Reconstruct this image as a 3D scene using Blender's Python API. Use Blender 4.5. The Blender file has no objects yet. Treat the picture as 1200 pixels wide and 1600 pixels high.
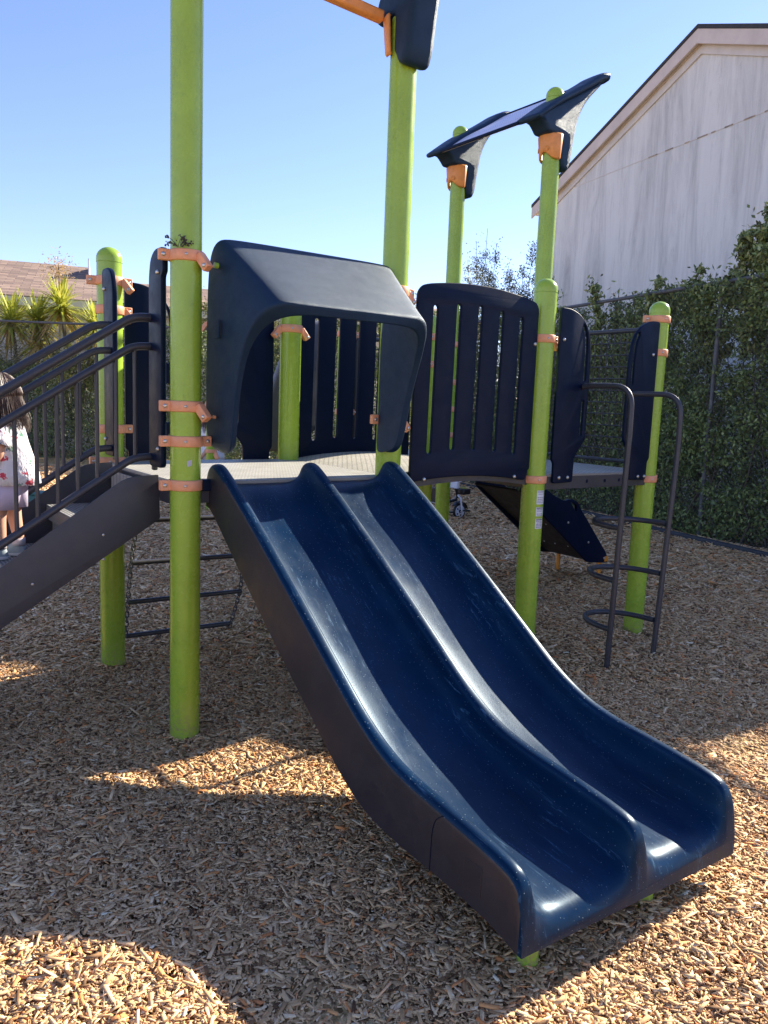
import bpy, bmesh, math, random
import numpy as np
from mathutils import Vector, Matrix
random.seed(7); RS = np.random.RandomState(11)
SC = bpy.context.scene; COL = SC.collection
rad = math.radians

# ---------------------------------------------------------------- camera
F_PX, PITCH, ROLL = 1220.58, 7.924, 2.224
a_, r_ = rad(PITCH), rad(ROLL)
fw = Vector((0, math.cos(a_), -math.sin(a_))); rt = Vector((1, 0, 0)); up = Vector((0, math.sin(a_), math.cos(a_)))
rt2 = rt * math.cos(r_) + up * math.sin(r_); up2 = -rt * math.sin(r_) + up * math.cos(r_)
cd = bpy.data.cameras.new('camera'); cam = bpy.data.objects.new('camera', cd); COL.objects.link(cam)
cd.sensor_fit = 'VERTICAL'; cd.sensor_height = 36.0; cd.lens = 36.0 * F_PX / 1600.0
cd.clip_start = 0.05; cd.clip_end = 1000
M = Matrix((( rt2.x, up2.x, -fw.x, 0), (rt2.y, up2.y, -fw.y, 0), (rt2.z, up2.z, -fw.z, 1.5), (0, 0, 0, 1)))
cam.matrix_world = M; SC.camera = cam

# ---------------------------------------------------------------- sky + sun
SUN_EL, SUN_AZ = 31.5, 51.0          # azimuth clockwise from the view direction (+Y)
SC.world = bpy.data.worlds.new('World'); SC.world.use_nodes = True
wn = SC.world.node_tree; bg = wn.nodes['Background']
sky = wn.nodes.new('ShaderNodeTexSky'); sky.sky_type = 'NISHITA'; sky.sun_disc = False
sky.sun_elevation = rad(SUN_EL); sky.sun_rotation = rad(SUN_AZ)
sky.air_density = 1.0; sky.dust_density = 0.1; sky.ozone_density = 3.0
tn = wn.nodes.new('ShaderNodeMix'); tn.data_type = 'RGBA'; tn.blend_type = 'MULTIPLY'; tn.inputs[0].default_value = 1.0
tn.inputs[7].default_value = (.92, .84, 1.02, 1)
wn.links.new(sky.outputs[0], tn.inputs[6]); wn.links.new(tn.outputs[2], bg.inputs[0]); bg.inputs[1].default_value = 0.098
sl = bpy.data.lights.new('sun', 'SUN'); sl.energy = 5.0; sl.angle = rad(0.53); sl.color = (1.0, 0.91, 0.76)
so = bpy.data.objects.new('sun', sl); COL.objects.link(so)
sd = Vector((math.sin(rad(SUN_AZ)) * math.cos(rad(SUN_EL)), math.cos(rad(SUN_AZ)) * math.cos(rad(SUN_EL)), math.sin(rad(SUN_EL))))
so.rotation_euler = sd.to_track_quat('Z', 'Y').to_euler(); so.location = sd * 30
SC.view_settings.view_transform = 'Standard'; SC.view_settings.look = 'None'
SC.view_settings.exposure = 1.44; SC.view_settings.gamma = 1.0
SC.render.engine = 'CYCLES'; SC.cycles.max_bounces = 7

# ---------------------------------------------------------------- playground frame
TH = 0.94046; U = Vector((math.sin(TH), math.cos(TH), 0)); V = Vector((-math.cos(TH), math.sin(TH), 0))
O = Vector((-0.8467, 3.2957, 0)); L, LV = 1.0609, 1.0295; DZ = 1.14
def W(a, b, z=0.0): return O + U * a + V * b + Vector((0, 0, z))

# ---------------------------------------------------------------- helpers
def tag(o, label=None, cat=None, group=None, kind=None):
    if label: o['label'] = label
    if cat: o['category'] = cat
    if group: o['group'] = group
    if kind: o['kind'] = kind
    return o
def thing(name, label, cat, loc=(0, 0, 0), rz=0.0, group=None):
    o = bpy.data.objects.new(name, None); COL.objects.link(o); o.location = loc; o.rotation_euler = (0, 0, rz)
    o.empty_display_size = 0.2
    return tag(o, label, cat, group)
class MB:
    def __init__(s): s.v = []; s.f = []; s.m = []; s.cm = 0
    def add(s, vs, fs):
        n = len(s.v); s.v.extend([tuple(p) for p in vs]); s.f.extend([tuple(i + n for i in f) for f in fs]); s.m.extend([s.cm] * len(fs)); return s
    def box(s, c, d, R=None):
        c = Vector(c); h = Vector(d) / 2; vs = []
        for z in (-1, 1):
            for x, y in ((-1, -1), (1, -1), (1, 1), (-1, 1)):
                p = Vector((x * h.x, y * h.y, z * h.z)); vs.append(c + (R @ p if R else p))
        return s.add(vs, [(3, 2, 1, 0), (4, 5, 6, 7), (0, 1, 5, 4), (1, 2, 6, 5), (2, 3, 7, 6), (3, 0, 4, 7)])
    def bar(s, p, q, w, h, upv=(0, 0, 1)):
        p = Vector(p); q = Vector(q); x = (q - p); l = x.length; x.normalize(); y = Vector(upv).cross(x).normalized(); z = x.cross(y)
        return s.box((p + q) / 2, (l, w, h), Matrix((x, y, z)).transposed())
    def tube(s, pts, r, n=12, closed=False, caps=True, squash=1.0):
        pts = [Vector(p) for p in pts]; N = len(pts); rs = r if isinstance(r, (list, tuple)) else [r] * N
        T = []
        for i in range(N):
            if closed: t = pts[(i + 1) % N] - pts[i - 1]
            else: t = pts[min(i + 1, N - 1)] - pts[max(i - 1, 0)]
            T.append(t.normalized())
        ref = Vector((0, 0, 1)) if abs(T[0].z) < .9 else Vector((1, 0, 0))
        x = (ref - T[0] * ref.dot(T[0])).normalized(); vs = []
        for i in range(N):
            x = (x - T[i] * x.dot(T[i])).normalized(); y = T[i].cross(x)
            for k in range(n):
                a = 2 * math.pi * k / n; vs.append(pts[i] + (x * math.cos(a) * squash + y * math.sin(a)) * rs[i])
        fs = []
        for i in range(N if closed else N - 1):
            j = (i + 1) % N
            for k in range(n): fs.append((i * n + k, i * n + (k + 1) % n, j * n + (k + 1) % n, j * n + k))
        if caps and not closed: fs += [tuple(range(n))[::-1], tuple(range((N - 1) * n, N * n))]
        return s.add(vs, fs)
    def cyl(s, p, q, r, n=16, r2=None): return s.tube([p, q], [r, r if r2 is None else r2], n)
    def lathe(s, prof, c=(0, 0, 0), n=32, ax=None):
        c = Vector(c); vs = []; fs = []; R = Vector((0, 0, 1)).rotation_difference(Vector(ax)).to_matrix() if ax else None
        for r, z in prof:
            for k in range(n):
                a = 2 * math.pi * k / n; p = Vector((r * math.cos(a), r * math.sin(a), z)); vs.append(c + (R @ p if R else p))
        for i in range(len(prof) - 1):
            for k in range(n): fs.append((i * n + k, i * n + (k + 1) % n, (i + 1) * n + (k + 1) % n, (i + 1) * n + k))
        fs += [tuple(range(n))[::-1], tuple(range((len(prof) - 1) * n, len(prof) * n))]
        return s.add(vs, fs)
    def sphere(s, c, r, n=14, sc=(1, 1, 1)):
        m = n // 2
        prof = [(r * math.sin(math.pi * (i + .02) / (m + .04)) , -r * math.cos(math.pi * (i + .02) / (m + .04))) for i in range(m + 1)]
        k = len(s.v); s.lathe(prof, (0, 0, 0), n); c = Vector(c)
        for i in range(k, len(s.v)): p = s.v[i]; s.v[i] = (c.x + p[0] * sc[0], c.y + p[1] * sc[1], c.z + p[2] * sc[2])
        return s
    def grid(s, rows, closed_u=False):
        n = len(rows[0]); vs = [p for r in rows for p in r]; fs = []
        for i in range(len(rows) - 1):
            for k in range(n if closed_u else n - 1): fs.append((i * n + k, i * n + (k + 1) % n, (i + 1) * n + (k + 1) % n, (i + 1) * n + k))
        return s.add(vs, fs)
    def build(s, name, mat, parent=None, smooth=35, bevel=0, bseg=2, sub=0):
        me = bpy.data.meshes.new(name); me.from_pydata([tuple(p) for p in s.v], [], s.f); me.validate()
        mats = mat if isinstance(mat, (list, tuple)) else [mat]
        for m in mats: me.materials.append(m)
        if len(mats) > 1 and len(me.polygons) == len(s.m): me.polygons.foreach_set('material_index', s.m)
        bm = bmesh.new(); bm.from_mesh(me); bmesh.ops.recalc_face_normals(bm, faces=bm.faces); bm.to_mesh(me); bm.free()
        if smooth:
            me.polygons.foreach_set('use_smooth', [True] * len(me.polygons)); me.set_sharp_from_angle(angle=rad(smooth))
        o = bpy.data.objects.new(name, me); COL.objects.link(o)
        if parent: o.parent = parent
        if bevel:
            b = o.modifiers.new('bevel', 'BEVEL'); b.width = bevel; b.segments = bseg; b.limit_method = 'ANGLE'; b.angle_limit = rad(40); b.harden_normals = False
        if sub:
            b = o.modifiers.new('sub', 'SUBSURF'); b.levels = sub; b.render_levels = sub
        me.update(); return o
def fillet(pts, r, seg=6):
    pts = [Vector(p) for p in pts]; out = [pts[0]]
    for i in range(1, len(pts) - 1):
        p = pts[i]; d1 = (pts[i - 1] - p); d2 = (pts[i + 1] - p); k = min(r, d1.length * .48, d2.length * .48)
        A = p + d1.normalized() * k; B = p + d2.normalized() * k
        for j in range(seg + 1):
            t = j / seg; out.append(A * (1 - t) ** 2 + p * 2 * t * (1 - t) + B * t * t)
    out.append(pts[-1]); return out
def round_poly(pts, r, seg=5):
    n = len(pts); out = []
    for i in range(n):
        p = Vector(pts[i][:2]); rr = pts[i][2] if len(pts[i]) > 2 else r
        d1 = Vector(pts[i - 1][:2]) - p; d2 = Vector(pts[(i + 1) % n][:2]) - p
        k = min(rr, d1.length * .48, d2.length * .48); A = p + d1.normalized() * k; B = p + d2.normalized() * k
        for j in range(seg + 1): t = j / seg; out.append(A * (1 - t) ** 2 + p * 2 * t * (1 - t) + B * t * t)
    return out
def slot(p, q, r, seg=6):
    p = Vector(p); q = Vector(q); d = (q - p).normalized(); n = Vector((-d.y, d.x)); out = []
    for i in range(seg + 1): a = math.pi * i / seg; out.append(q + n * r * math.cos(a) + d * r * math.sin(a))
    for i in range(seg + 1): a = math.pi * i / seg; out.append(p - n * r * math.cos(a) - d * r * math.sin(a))
    return out
def plate(name, outer, holes, th, bev, fn, mat, parent, smooth=40):
    """flat plate of outline `outer` with holes; fn maps (u, v, w) to the parent's frame"""
    cu = bpy.data.curves.new('c', 'CURVE'); cu.dimensions = '2D'; cu.fill_mode = 'BOTH'
    cu.extrude = th / 2 - bev; cu.bevel_depth = bev; cu.bevel_resolution = 2; cu.offset = -bev
    for poly in [outer] + holes:
        sp = cu.splines.new('POLY'); sp.points.add(len(poly) - 1); sp.use_cyclic_u = True
        for k, p in enumerate(poly): sp.points[k].co = (p[0], p[1], 0, 1)
    co = bpy.data.objects.new('c', cu); COL.objects.link(co)
    dg = bpy.context.evaluated_depsgraph_get(); dg.update()
    me = bpy.data.meshes.new_from_object(co.evaluated_get(dg)); bpy.data.objects.remove(co)
    for v in me.vertices: v.co = fn(*v.co)
    bm = bmesh.new(); bm.from_mesh(me); bmesh.ops.remove_doubles(bm, verts=bm.verts, dist=1e-5); bmesh.ops.recalc_face_normals(bm, faces=bm.faces); bm.to_mesh(me); bm.free()
    me.materials.clear(); me.materials.append(mat); me.name = name
    me.polygons.foreach_set('use_smooth', [True] * len(me.polygons)); me.set_sharp_from_angle(angle=rad(smooth))
    o = bpy.data.objects.new(name, me); COL.objects.link(o); o.parent = parent; return o
def npmesh(name, verts, faces, mat, tint=None, smooth=False):
    """verts (n,3); faces (m,4) quads; tint per face"""
    me = bpy.data.meshes.new(name); k = faces.shape[1]
    me.vertices.add(len(verts)); me.vertices.foreach_set('co', verts.astype(np.float32).ravel())
    me.loops.add(faces.size); me.loops.foreach_set('vertex_index', faces.astype(np.int32).ravel())
    me.polygons.add(len(faces)); me.polygons.foreach_set('loop_start', np.arange(0, faces.size, k, dtype=np.int32))
    if smooth: me.polygons.foreach_set('use_smooth', np.ones(len(faces), dtype=bool))
    if tint is not None:
        at = me.attributes.new('tint', 'FLOAT', 'FACE'); at.data.foreach_set('value', tint.astype(np.float32))
    me.update(calc_edges=True); mats = mat if isinstance(mat, list) else [mat]
    for m in mats: me.materials.append(m)
    o = bpy.data.objects.new(name, me); COL.objects.link(o); return o

# ---------------------------------------------------------------- materials
def new_mat(name):
    m = bpy.data.materials.new(name); m.use_nodes = True; nt = m.node_tree; b = nt.nodes['Principled BSDF']; return m, nt, b
def ramp(nt, src, stops):
    r = nt.nodes.new('ShaderNodeValToRGB'); els = r.color_ramp.elements
    while len(els) < len(stops): els.new(0.5)
    for e, (p, c) in zip(els, stops): e.position = p; e.color = (*c, 1) if len(c) == 3 else c
    nt.links.new(src, r.inputs[0]); return r.outputs[0]
def noise(nt, scale, detail=4, rough=.6, stretch=None, coord='Object', dist=0):
    tc = nt.nodes.new('ShaderNodeTexCoord'); n = nt.nodes.new('ShaderNodeTexNoise'); src = tc.outputs[coord]
    if stretch:
        mp = nt.nodes.new('ShaderNodeMapping'); mp.inputs['Scale'].default_value = stretch; nt.links.new(src, mp.inputs[0]); src = mp.outputs[0]
    n.inputs['Scale'].default_value = scale; n.inputs['Detail'].default_value = detail; n.inputs['Roughness'].default_value = rough
    n.inputs['Distortion'].default_value = dist; nt.links.new(src, n.inputs['Vector']); return n.outputs['Fac']
def bump(nt, b, h, strength, dist=.01, prev=None):
    n = nt.nodes.new('ShaderNodeBump'); n.inputs['Strength'].default_value = strength; n.inputs['Distance'].default_value = dist
    nt.links.new(h, n.inputs['Height'])
    if prev: nt.links.new(prev, n.inputs['Normal'])
    nt.links.new(n.outputs[0], b.inputs['Normal']); return n.outputs[0]
def mul(nt, a, v):
    m = nt.nodes.new('ShaderNodeMath'); m.operation = 'MULTIPLY'; nt.links.new(a, m.inputs[0])
    if isinstance(v, (int, float)): m.inputs[1].default_value = v
    else: nt.links.new(v, m.inputs[1])
    return m.outputs[0]
def mix(nt, fac, c1, c2):
    m = nt.nodes.new('ShaderNodeMix'); m.data_type = 'RGBA'
    nt.links.new(fac, m.inputs[0])
    for i, c in ((6, c1), (7, c2)):
        if isinstance(c, tuple): m.inputs[i].default_value = (*c, 1)
        else: nt.links.new(c, m.inputs[i])
    return m.outputs[2]
def paint(name, c, rough=.4, var=.12, scale=9, bmp=.04, bscale=220, dirt=None, spec=.5, _=0):
    m, nt, b = new_mat(name); n = noise(nt, scale, 5)
    lo = tuple(x * (1 - var) for x in c); hi = tuple(min(1, x * (1 + var)) for x in c)
    col = ramp(nt, n, [(.3, lo), (.7, hi)])
    if dirt:
        n2 = noise(nt, 26, 6, .75); msk = ramp(nt, n2, [(.60, (0, 0, 0)), (.72, (1, 1, 1))]); col = mix(nt, mul(nt, msk, .45), col, dirt)
    nt.links.new(col, b.inputs['Base Color'])
    rr = ramp(nt, noise(nt, 14, 5, .7), [(.3, (rough * .8,) * 3), (.7, (min(1, rough * 1.25),) * 3)]); nt.links.new(rr, b.inputs['Roughness'])
    b.inputs['Specular IOR Level'].default_value = spec
    if bmp: bump(nt, b, noise(nt, bscale, 2), bmp, .002)
    return m
def tinted(name, stops, rough=.8, trans=0, spec=.3):
    m, nt, b = new_mat(name); at = nt.nodes.new('ShaderNodeAttribute'); at.attribute_name = 'tint'
    col = ramp(nt, at.outputs['Fac'], stops); nt.links.new(col, b.inputs['Base Color']); b.inputs['Roughness'].default_value = rough
    b.inputs['Specular IOR Level'].default_value = spec
    if trans:
        t = nt.nodes.new('ShaderNodeBsdfTranslucent'); nt.links.new(col, t.inputs[0]); ms = nt.nodes.new('ShaderNodeMixShader'); ms.inputs[0].default_value = trans
        nt.links.new(b.outputs[0], ms.inputs[1]); nt.links.new(t.outputs[0], ms.inputs[2]); nt.links.new(ms.outputs[0], nt.nodes['Material Output'].inputs[0])
    return m

GREEN = paint('green_powder_coat', (.30, .455, .042), .26, .09, 6, .03, 260, dirt=(.13, .2, .05))
def post_grime():
    nt = GREEN.node_tree; b = nt.nodes['Principled BSDF']; old = b.inputs['Base Color'].links[0].from_socket
    tc = nt.nodes.new('ShaderNodeTexCoord'); sp = nt.nodes.new('ShaderNodeSeparateXYZ'); nt.links.new(tc.outputs['Object'], sp.inputs[0])
    zr = ramp(nt, sp.outputs[2], [(.02, (1, 1, 1)), (.20, (0, 0, 0))]); spk = ramp(nt, noise(nt, 55, 5, .8), [(.46, (0, 0, 0)), (.58, (1, 1, 1))])
    c = mix(nt, mul(nt, mul(nt, zr, spk), .8), old, (.30, .22, .13))
    sc = ramp(nt, noise(nt, 18, 8, .85, (2.5, 2.5, .5), dist=1), [(.64, (0, 0, 0)), (.69, (1, 1, 1))]); c = mix(nt, mul(nt, sc, .5), c, (.16, .22, .06))
    fd = ramp(nt, noise(nt, 1.7, 4, .6, (1, 1, .6)), [(.35, (0, 0, 0)), (.7, (1, 1, 1))]); c = mix(nt, mul(nt, fd, .07), c, (.42, .50, .16))
    nt.links.new(c, b.inputs['Base Color'])
post_grime()
ORANGE = paint('faded_orange_plastic', (.78, .345, .175), .50, .10, 30, .08, 300, dirt=(.50, .22, .10))
ORANGE2 = paint('orange_collar', (.76, .30, .08), .45, .12, 25, .08, 300)
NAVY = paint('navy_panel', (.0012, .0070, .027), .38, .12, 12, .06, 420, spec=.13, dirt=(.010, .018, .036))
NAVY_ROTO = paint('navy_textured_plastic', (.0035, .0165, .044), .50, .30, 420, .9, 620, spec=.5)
NAVY_ROTO.node_tree.nodes['Principled BSDF'].inputs['Specular Tint'].default_value = (.6, .82, 1, 1)
CHAR = paint('charcoal_coated_steel', (.040, .040, .050), .40, .10, 20, .10, 350, spec=.5)
CHAIN = paint('chain_steel', (.05, .05, .055), .5, .1, 20, .1)
STEEL = paint('bolt_steel', (.55, .53, .50), .3, .1, 40, 0); STEEL.node_tree.nodes['Principled BSDF'].inputs['Metallic'].default_value = .85
UNDER = paint('slide_underside_brown', (.035, .026, .022), .6, .2, 8, .1)

def slide_material():
    m, nt, b = new_mat('navy_slide_plastic')
    n = noise(nt, 7, 6, .65, (1, .35, 1)); col = ramp(nt, n, [(.35, (.0006, .0115, .037)), (.7, (.0012, .020, .058))])
    scr = noise(nt, 34, 8, .8, (2.4, .14, .5), dist=.6)
    sm = ramp(nt, scr, [(.57, (0, 0, 0)), (.64, (1, 1, 1))]); patch = ramp(nt, noise(nt, 3.2, 3, .6), [(.42, (0, 0, 0)), (.62, (1, 1, 1))])
    sm = mul(nt, sm, patch)
    col = mix(nt, mul(nt, sm, .55), col, (.075, .17, .28))
    # dew and grit specks
    tc = nt.nodes.new('ShaderNodeTexCoord'); vo = nt.nodes.new('ShaderNodeTexVoronoi'); vo.inputs['Scale'].default_value = 95
    nt.links.new(tc.outputs['Object'], vo.inputs['Vector'])
    sp = ramp(nt, vo.outputs['Distance'], [(.10, (1, 1, 1)), (.17, (0, 0, 0))])
    wn_ = nt.nodes.new('ShaderNodeSeparateColor'); nt.links.new(vo.outputs['Color'], wn_.inputs[0])
    sel = ramp(nt, wn_.outputs[0], [(.50, (0, 0, 0)), (.54, (1, 1, 1))]); sp = mul(nt, sp, sel)
    col = mix(nt, mul(nt, sp, .5), col, (.22, .30, .38))
    nt.links.new(col, b.inputs['Base Color'])
    r0 = ramp(nt, noise(nt, 9, 6, .7, (1, .3, 1)), [(.3, (.26,) * 3), (.75, (.44,) * 3)])
    mr = nt.nodes.new('ShaderNodeMath'); mr.operation = 'ADD'; nt.links.new(r0, mr.inputs[0]); nt.links.new(mul(nt, sm, .2), mr.inputs[1])
    nt.links.new(mr.outputs[0], b.inputs['Roughness']); b.inputs['Specular IOR Level'].default_value = .24; b.inputs['Specular Tint'].default_value = (.42, .74, 1, 1)
    b.inputs['Sheen Weight'].default_value = 0.0; b.inputs['Sheen Roughness'].default_value = .35; b.inputs['Sheen Tint'].default_value = (.45, .68, 1, 1)
    p = bump(nt, b, noise(nt, 160, 4, .7), .10, .002); bump(nt, b, sp, .6, .002, p)
    return m
SLIDE = slide_material(); SLIDE_OUT = paint('slide_outer_reflection_grey', (.021, .0195, .026), .42, .14, 5, .06, 300, spec=.45)  # outer wall is the same navy plastic; ground reflection painted in as brownish grey

def deck_material(name, c, ang=0):
    m, nt, b = new_mat(name); tc = nt.nodes.new('ShaderNodeTexCoord')
    br = nt.nodes.new('ShaderNodeTexBrick'); br.inputs['Scale'].default_value = 1.0
    br.inputs['Brick Width'].default_value = .05; br.inputs['Row Height'].default_value = .016; br.inputs['Mortar Size'].default_value = .0048; br.inputs['Mortar Smooth'].default_value = .3
    mp = nt.nodes.new('ShaderNodeMapping'); mp.inputs['Rotation'].default_value = (0, 0, ang); nt.links.new(tc.outputs['Object'], mp.inputs[0]); nt.links.new(mp.outputs[0], br.inputs['Vector'])
    inv = ramp(nt, br.outputs['Fac'], [(0, (0, 0, 0)), (1, (1, 1, 1))])
    wear = ramp(nt, noise(nt, 5, 6, .7), [(.3, tuple(x * .72 for x in c)), (.7, tuple(x * 1.12 for x in c))])
    col = mix(nt, mul(nt, inv, .85), wear, tuple(x * .28 for x in c)); nt.links.new(col, b.inputs['Base Color'])
    b.inputs['Roughness'].default_value = .55; iv = nt.nodes.new('ShaderNodeMath'); iv.operation = 'SUBTRACT'; iv.inputs[0].default_value = 1; nt.links.new(inv, iv.inputs[1])
    bump(nt, b, iv.outputs[0], .5, .003); return m
DECK = deck_material('grey_deck_coating', (.58, .56, .50)); DECK2 = deck_material('grey_bridge_coating', (.64, .60, .50), rad(90))
TREAD = deck_material('grey_tread_coating', (.36, .35, .33), rad(90))
def sheet_material():
    m, nt, b = new_mat('perforated_grey_sheet'); tc = nt.nodes.new('ShaderNodeTexCoord'); vo = nt.nodes.new('ShaderNodeTexVoronoi')
    vo.inputs['Scale'].default_value = 42; vo.inputs['Randomness'].default_value = 0; nt.links.new(tc.outputs['Object'], vo.inputs['Vector'])
    d = ramp(nt, vo.outputs['Distance'], [(.22, (.22, .21, .26)), (.30, (.74, .70, .80))]); nt.links.new(d, b.inputs['Base Color']); b.inputs['Roughness'].default_value = .5
    return m
SHEET = sheet_material()

# ---------------------------------------------------------------- ground
def ground_material():
    m, nt, b = new_mat('wood_chip_ground')
    n1 = noise(nt, 38, 5, .75, (1, 1, 1), 'Object', .4); n2 = noise(nt, .8, 4, .6)
    tc = nt.nodes.new('ShaderNodeTexCoord'); vo = nt.nodes.new('ShaderNodeTexVoronoi'); vo.inputs['Scale'].default_value = 48
    mp = nt.nodes.new('ShaderNodeMapping'); mp.inputs['Scale'].default_value = (1, .7, 1); nt.links.new(tc.outputs['Object'], mp.inputs[0]); nt.links.new(mp.outputs[0], vo.inputs['Vector'])
    sc_ = nt.nodes.new('ShaderNodeSeparateColor'); nt.links.new(vo.outputs['Color'], sc_.inputs[0])
    c = ramp(nt, sc_.outputs[0], [(0, (.22, .13, .055)), (.3, (.48, .31, .135)), (.6, (.74, .51, .235)), (.85, (.86, .63, .32)), (1, (.90, .72, .42))])
    dk = ramp(nt, n1, [(.35, (.35, .35, .35)), (.6, (1, 1, 1))]); mm = nt.nodes.new('ShaderNodeMix'); mm.data_type = 'RGBA'; mm.blend_type = 'MULTIPLY'; mm.inputs[0].default_value = 1
    nt.links.new(c, mm.inputs[6]); nt.links.new(dk, mm.inputs[7])
    m3 = nt.nodes.new('ShaderNodeMix'); m3.data_type = 'RGBA'; m3.blend_type = 'MULTIPLY'; m3.inputs[0].default_value = 1
    nt.links.new(mm.outputs[2], m3.inputs[6]); nt.links.new(ramp(nt, n2, [(.3, (.82, .80, .78)), (.7, (1.05, 1.03, 1.0))]), m3.inputs[7])
    nt.links.new(m3.outputs[2], b.inputs['Base Color']); b.inputs['Roughness'].default_value = .9; b.inputs['Specular IOR Level'].default_value = .15
    p = bump(nt, b, vo.outputs['Distance'], .9, .02); bump(nt, b, n1, .8, .02, p); return m
g = MB()
def gz(x, y): return 0.0
g.add([(-150, -60, 0), (150, -60, 0), (150, 260, 0), (-150, 260, 0)], [(0, 1, 2, 3)])
tag(g.build('ground', ground_material(), smooth=0), 'ground under the wood chips', kind='structure')

POSTS_AB = [(0, 0), (0, 1), (1, 1), (1, 0), (2, 0), (3, 0), (3, 1), (2, 1), (2, 2), (3, 2)]
def chips():
    zones = [(1.15, 2.6, 23000, .82), (2.6, 4.2, 18500, .86), (4.2, 6.5, 8500, 1.10), (6.5, 10.0, 3200, 1.55), (10.0, 15.5, 1100, 2.3)]
    P = []; S = []
    for y0, y1, dens, s in zones:
        xw = lambda y: .60 * y + .45
        A = 2 * xw(y1) * (y1 - y0); n = int(A * dens)
        y = RS.uniform(y0, y1, n); x = RS.uniform(-xw(y1), xw(y1), n); k = np.abs(x) < .60 * y + .45
        k &= (x * .923 + y * .385) < 7.3
        P.append(np.stack([x[k], y[k]], 1)); S.append(np.full(k.sum(), s))
    P = np.concatenate(P); S = np.concatenate(S); n = len(P)
    fines = RS.rand(n) < .30
    ln = np.exp(RS.normal(-3.86, .50, n)); ln = np.clip(ln, .008, .075) * S          # 2-5 cm long
    ln = np.where(fines, RS.uniform(.005, .013, n) * S, ln)
    wd = ln * RS.uniform(.14, .62, n) ** 1.1; wd = np.clip(wd, .0035 * S, .017 * S); th = RS.uniform(.0012, .0040, n) * S
    az = RS.uniform(0, 2 * np.pi, n); tilt = RS.normal(0, .19, n); rol = RS.normal(0, .30, n)
    ca, sa, ct, st, cr, sr = np.cos(az), np.sin(az), np.cos(tilt), np.sin(tilt), np.cos(rol), np.sin(rol)
    X = np.stack([ca * ct, sa * ct, st], 1)
    Y0 = np.stack([-sa, ca, np.zeros(n)], 1); Z0 = np.cross(X, Y0)
    Y = Y0 * cr[:, None] + Z0 * sr[:, None]; Z = np.cross(X, Y)
    mound = .002 + .013 * np.sin(P[:, 0] * 2.3 + 1.1) * np.cos(P[:, 1] * 1.9) + .008 * np.sin(P[:, 0] * 7.1 + P[:, 1] * 3.3)
    for a, b in POSTS_AB:
        w = W(a, b); mound += .022 * np.exp(-(((P[:, 0] - w.x) ** 2 + (P[:, 1] - w.y) ** 2) / .012))
    c = np.concatenate([P, (RS.uniform(.001, .015, n) * S + np.abs(st) * ln * .35 + mound + .006)[:, None]], 1)
    t1, t2 = RS.uniform(.45, 1, n), RS.uniform(.45, 1, n); sk = RS.uniform(-.35, .35, n)
    V_ = np.zeros((n, 8, 3)); q = 0
    for sx, tp in ((-1, t1), (1, t2)):
        for sy, sz in ((-1, -1), (1, -1), (1, 1), (-1, 1)):
            V_[:, q] = c + X * (sx * ln / 2 + sk * sy * wd * .8)[:, None] + Y * (sy * wd / 2 * tp)[:, None] + Z * (sz * th / 2)[:, None]; q += 1
    F = np.array([(3, 2, 6, 7), (0, 3, 7, 4), (2, 1, 5, 6), (0, 1, 2, 3), (7, 6, 5, 4)])
    faces = (np.arange(n)[:, None, None] * 8 + F[None]).reshape(-1, 4)
    base = np.clip(RS.normal(.5, .21, n), 0, 1); base = np.where(RS.rand(n) < .10, RS.uniform(.87, 1.0, n), base * .86); base = np.where(RS.rand(n) < .06, RS.uniform(0, .06, n), base)
    tint = np.repeat(base, 5)
    mt = tinted('wood_chips', [(0, (.10, .05, .024)), (.12, (.38, .21, .095)), (.42, (.70, .435, .21)), (.62, (.86, .58, .31)), (.84, (.90, .68, .41)), (.88, (.66, .235, .075)), (.95, (.84, .39, .14)), (1, (.92, .78, .54))], .78, spec=.25)
    nt = mt.node_tree; b = nt.nodes['Principled BSDF']; bump(nt, b, noise(nt, 260, 3, .6, (1, 1, 1)), .35, .002)
    o = npmesh('wood_chips', V_.reshape(-1, 3), faces, mt, tint); return tag(o, 'loose tan wood chip mulch covering the playground floor', kind='stuff')
chips()

# ---------------------------------------------------------------- the play structure
PS = thing('play_structure', 'playground climber with lime green posts, navy panels and twin navy slides', 'play structure', O, math.atan2(U.y, U.x))
RP = .0635
def post(a, b, top, name='post'):
    pr = [(RP, -.25)] + [(RP, z) for z in np.linspace(0, top - .082, 5)] + [(RP, top - .081), (RP - .0014, top - .080), (RP - .0014, top - .078), (RP + .0012, top - .077), (RP + .0012, top - .062)]
    for k in range(1, 9):
        t = k / 8 * math.pi / 2; pr.append(((RP + .0012) * math.cos(t) + .0008, top - .062 + .062 * math.sin(t)))
    m = MB().lathe(pr, (0, 0, 0), 40); o = m.build(name, GREEN, PS, 30); o.location = (a, b, 0); o['ab'] = (a, b); del o['ab']; return o
def bolt(m, p, d, r=.0095, h=.006):
    d = Vector(d).normalized(); m.lathe([(r * .3, -.012), (r, -.011), (r, h * .2), (r * .86, h * .7), (r * .5, h), (r * .1, h)], p, 10, d)
BOLT_ME = {}
def put_bolt(par, p, d, r=.0095, h=.006, mat=None, name='bolt'):
    key = (r, h, name)
    if key not in BOLT_ME:
        m = MB(); bolt(m, (0, 0, 0), (0, 0, 1), r, h); o = m.build(name, mat or STEEL, None, 40); BOLT_ME[key] = o.data; bpy.data.objects.remove(o)
    o = bpy.data.objects.new(name, BOLT_ME[key]); COL.objects.link(o); o.parent = par; o.location = p
    o.rotation_mode = 'QUATERNION'; o.rotation_quaternion = Vector((0, 0, 1)).rotation_difference(Vector(d).normalized()); return o
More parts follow.
